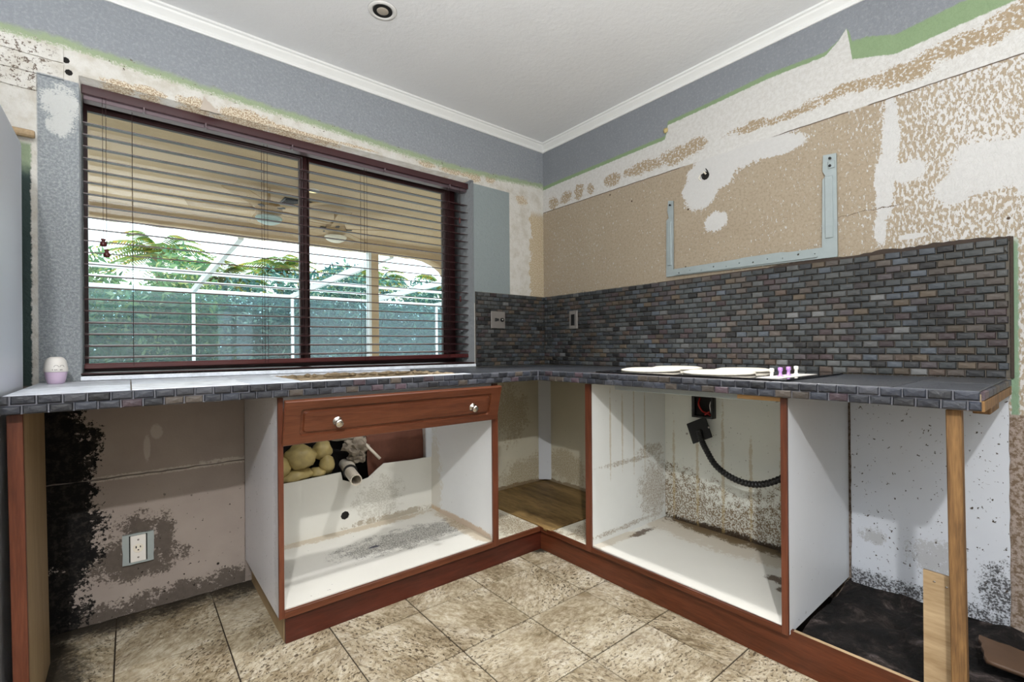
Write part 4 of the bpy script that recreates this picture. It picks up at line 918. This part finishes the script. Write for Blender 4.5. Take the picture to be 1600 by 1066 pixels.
# planting
def leafcloud(n, c, r, L, rnd, up=.3):
    V = []; F = []
    for i in range(n):
        th = rnd.uniform(0, 2*PI); ph = math.acos(rnd.uniform(-1, 1)); q = rnd.uniform(.55, 1)**.6
        p = Vector((c[0]+r[0]*q*math.sin(ph)*math.cos(th), c[1]+r[1]*q*math.sin(ph)*math.sin(th), c[2]+r[2]*q*math.cos(ph)))
        d = Vector((rnd.gauss(0, 1), rnd.gauss(0, 1), rnd.gauss(up, .8))).normalized(); w = d.cross(Vector((rnd.gauss(0, 1), rnd.gauss(0, 1), rnd.gauss(0, 1)))).normalized()
        l = L*rnd.uniform(.6, 1.4); k = len(V)
        V += [p, p+d*l*.5+w*l*.16, p+d*l, p+d*l*.5-w*l*.16]; F.append((k, k+1, k+2, k+3))
    return V, F
def leafobj(name, V, F, mat, parent):
    c = sum((Vector(v) for v in V[::7]), Vector())/len(V[::7])
    me = bpy.data.meshes.new(name); me.from_pydata([tuple(Vector(v)-c) for v in V], [], F); me.materials.append(mat)
    o = link(name, me, None, parent, c); return stuff(o)
def bush(x, y, h, w, n, L, label, mat, seed):
    rnd = random.Random(seed); t = thing('hedge_shrub', label, 'shrub', (x, y, -.12), 'shrubs beyond the pool enclosure')
    V, F = [], []
    for k in range(10):
        v, f_ = leafcloud(int(n/10*(1.25 if k < 7 else .35)), (x+rnd.uniform(-.6, .6)*w, y+rnd.uniform(-.4, .4), h*(.12+.80*k/9)), (w*(.8 if k < 7 else .5), .7, h*.17), L, rnd)
        b = len(V); V += v; F += [tuple(i+b for i in q) for q in f_]
    leafobj('foliage', V, F, mat, t)
    obj('stem', tube([(x, y, -.12), (x+.05, y, h*.5)], .05, 7), M['bark'], t)
def palm(x, y, h, L, nf, label, seed):
    rnd = random.Random(seed); t = thing('palm_tree', label, 'palm', (x, y, -.12), 'palms beyond the pool enclosure')
    obj('trunk', tube(spline([(x, y, -.12), (x+.1, y, h*.5), (x, y, h)], 5), lambda q: .13-.04*q, 10), M['bark'], t)
    V, F = [], []
    for k in range(nf):
        az = 2*PI*k/nf+rnd.uniform(-.25, .25); el = rnd.uniform(-.2, 1.45); ln = L*rnd.uniform(.75, 1.1)
        D = Vector((math.cos(az), math.sin(az), 0)); sd = Vector((-math.sin(az), math.cos(az), 0))
        for s_ in range(22):
            q = (s_+1)/22; p = Vector((x, y, h))+D*ln*q*math.cos(el*(1-q*.3))+Vector((0, 0, ln*(math.sin(el)*q-.75*q*q)))
            l2 = .42*math.sin(PI*min(1, q*.85+.12))+.06
            for sg in (-1, 1):
                d = (sd*sg+D*.55+Vector((0, 0, -.35))).normalized(); b = len(V); w = D*.04
                V += [p-w, p+w, p+d*l2]; F.append((b, b+1, b+2))
    leafobj('fronds', V, F, M['palm'], t)
labs = ['dense green shrub at the far left beyond the screen', 'tall green shrub behind the leftmost screen post', 'loose green shrub left of the window mullion', 'bluish shrub just left of the mullion', 'broad bluish shrub between mullion and patio column', 'bluish shrub right of the patio column', 'shrub beside the house wing at the far right', 'shrub hidden beyond the house wing']
for i, (x, h) in enumerate(((-4.0, 2.5), (-2.6, 2.35), (-1.3, 2.5), (0.0, 2.3), (1.5, 2.5), (3.0, 2.6), (4.6, 2.4), (6.2, 2.6))):
    bush(x, 10.2+.3*(i % 2), h*1.2, 1.05, 8000, .18, labs[i], M['leaf_b' if i > 2 else 'leaf'], 30+i)
pl3 = ['palm with yellowing fronds at the far left of the view', 'tall palm left of the slanting enclosure rafter', 'low palm between the rafter and the mullion', 'palm crown just left of the mullion', 'palm with yellow-green fronds right of the mullion', 'palm above the second slanting rafter', 'distant palm near the house wing']
for i, (x, y, h) in enumerate(((-4.0, 11.2, 2.9), (-1.6, 13.5, 3.6), (-.3, 12.0, 2.8), (1.3, 13.0, 3.3), (3.2, 12.2, 3.0), (4.8, 13.6, 3.3), (6.9, 13.0, 3.2))):
    palm(x, y, h, 1.7, 34, pl3[i], 60+i)
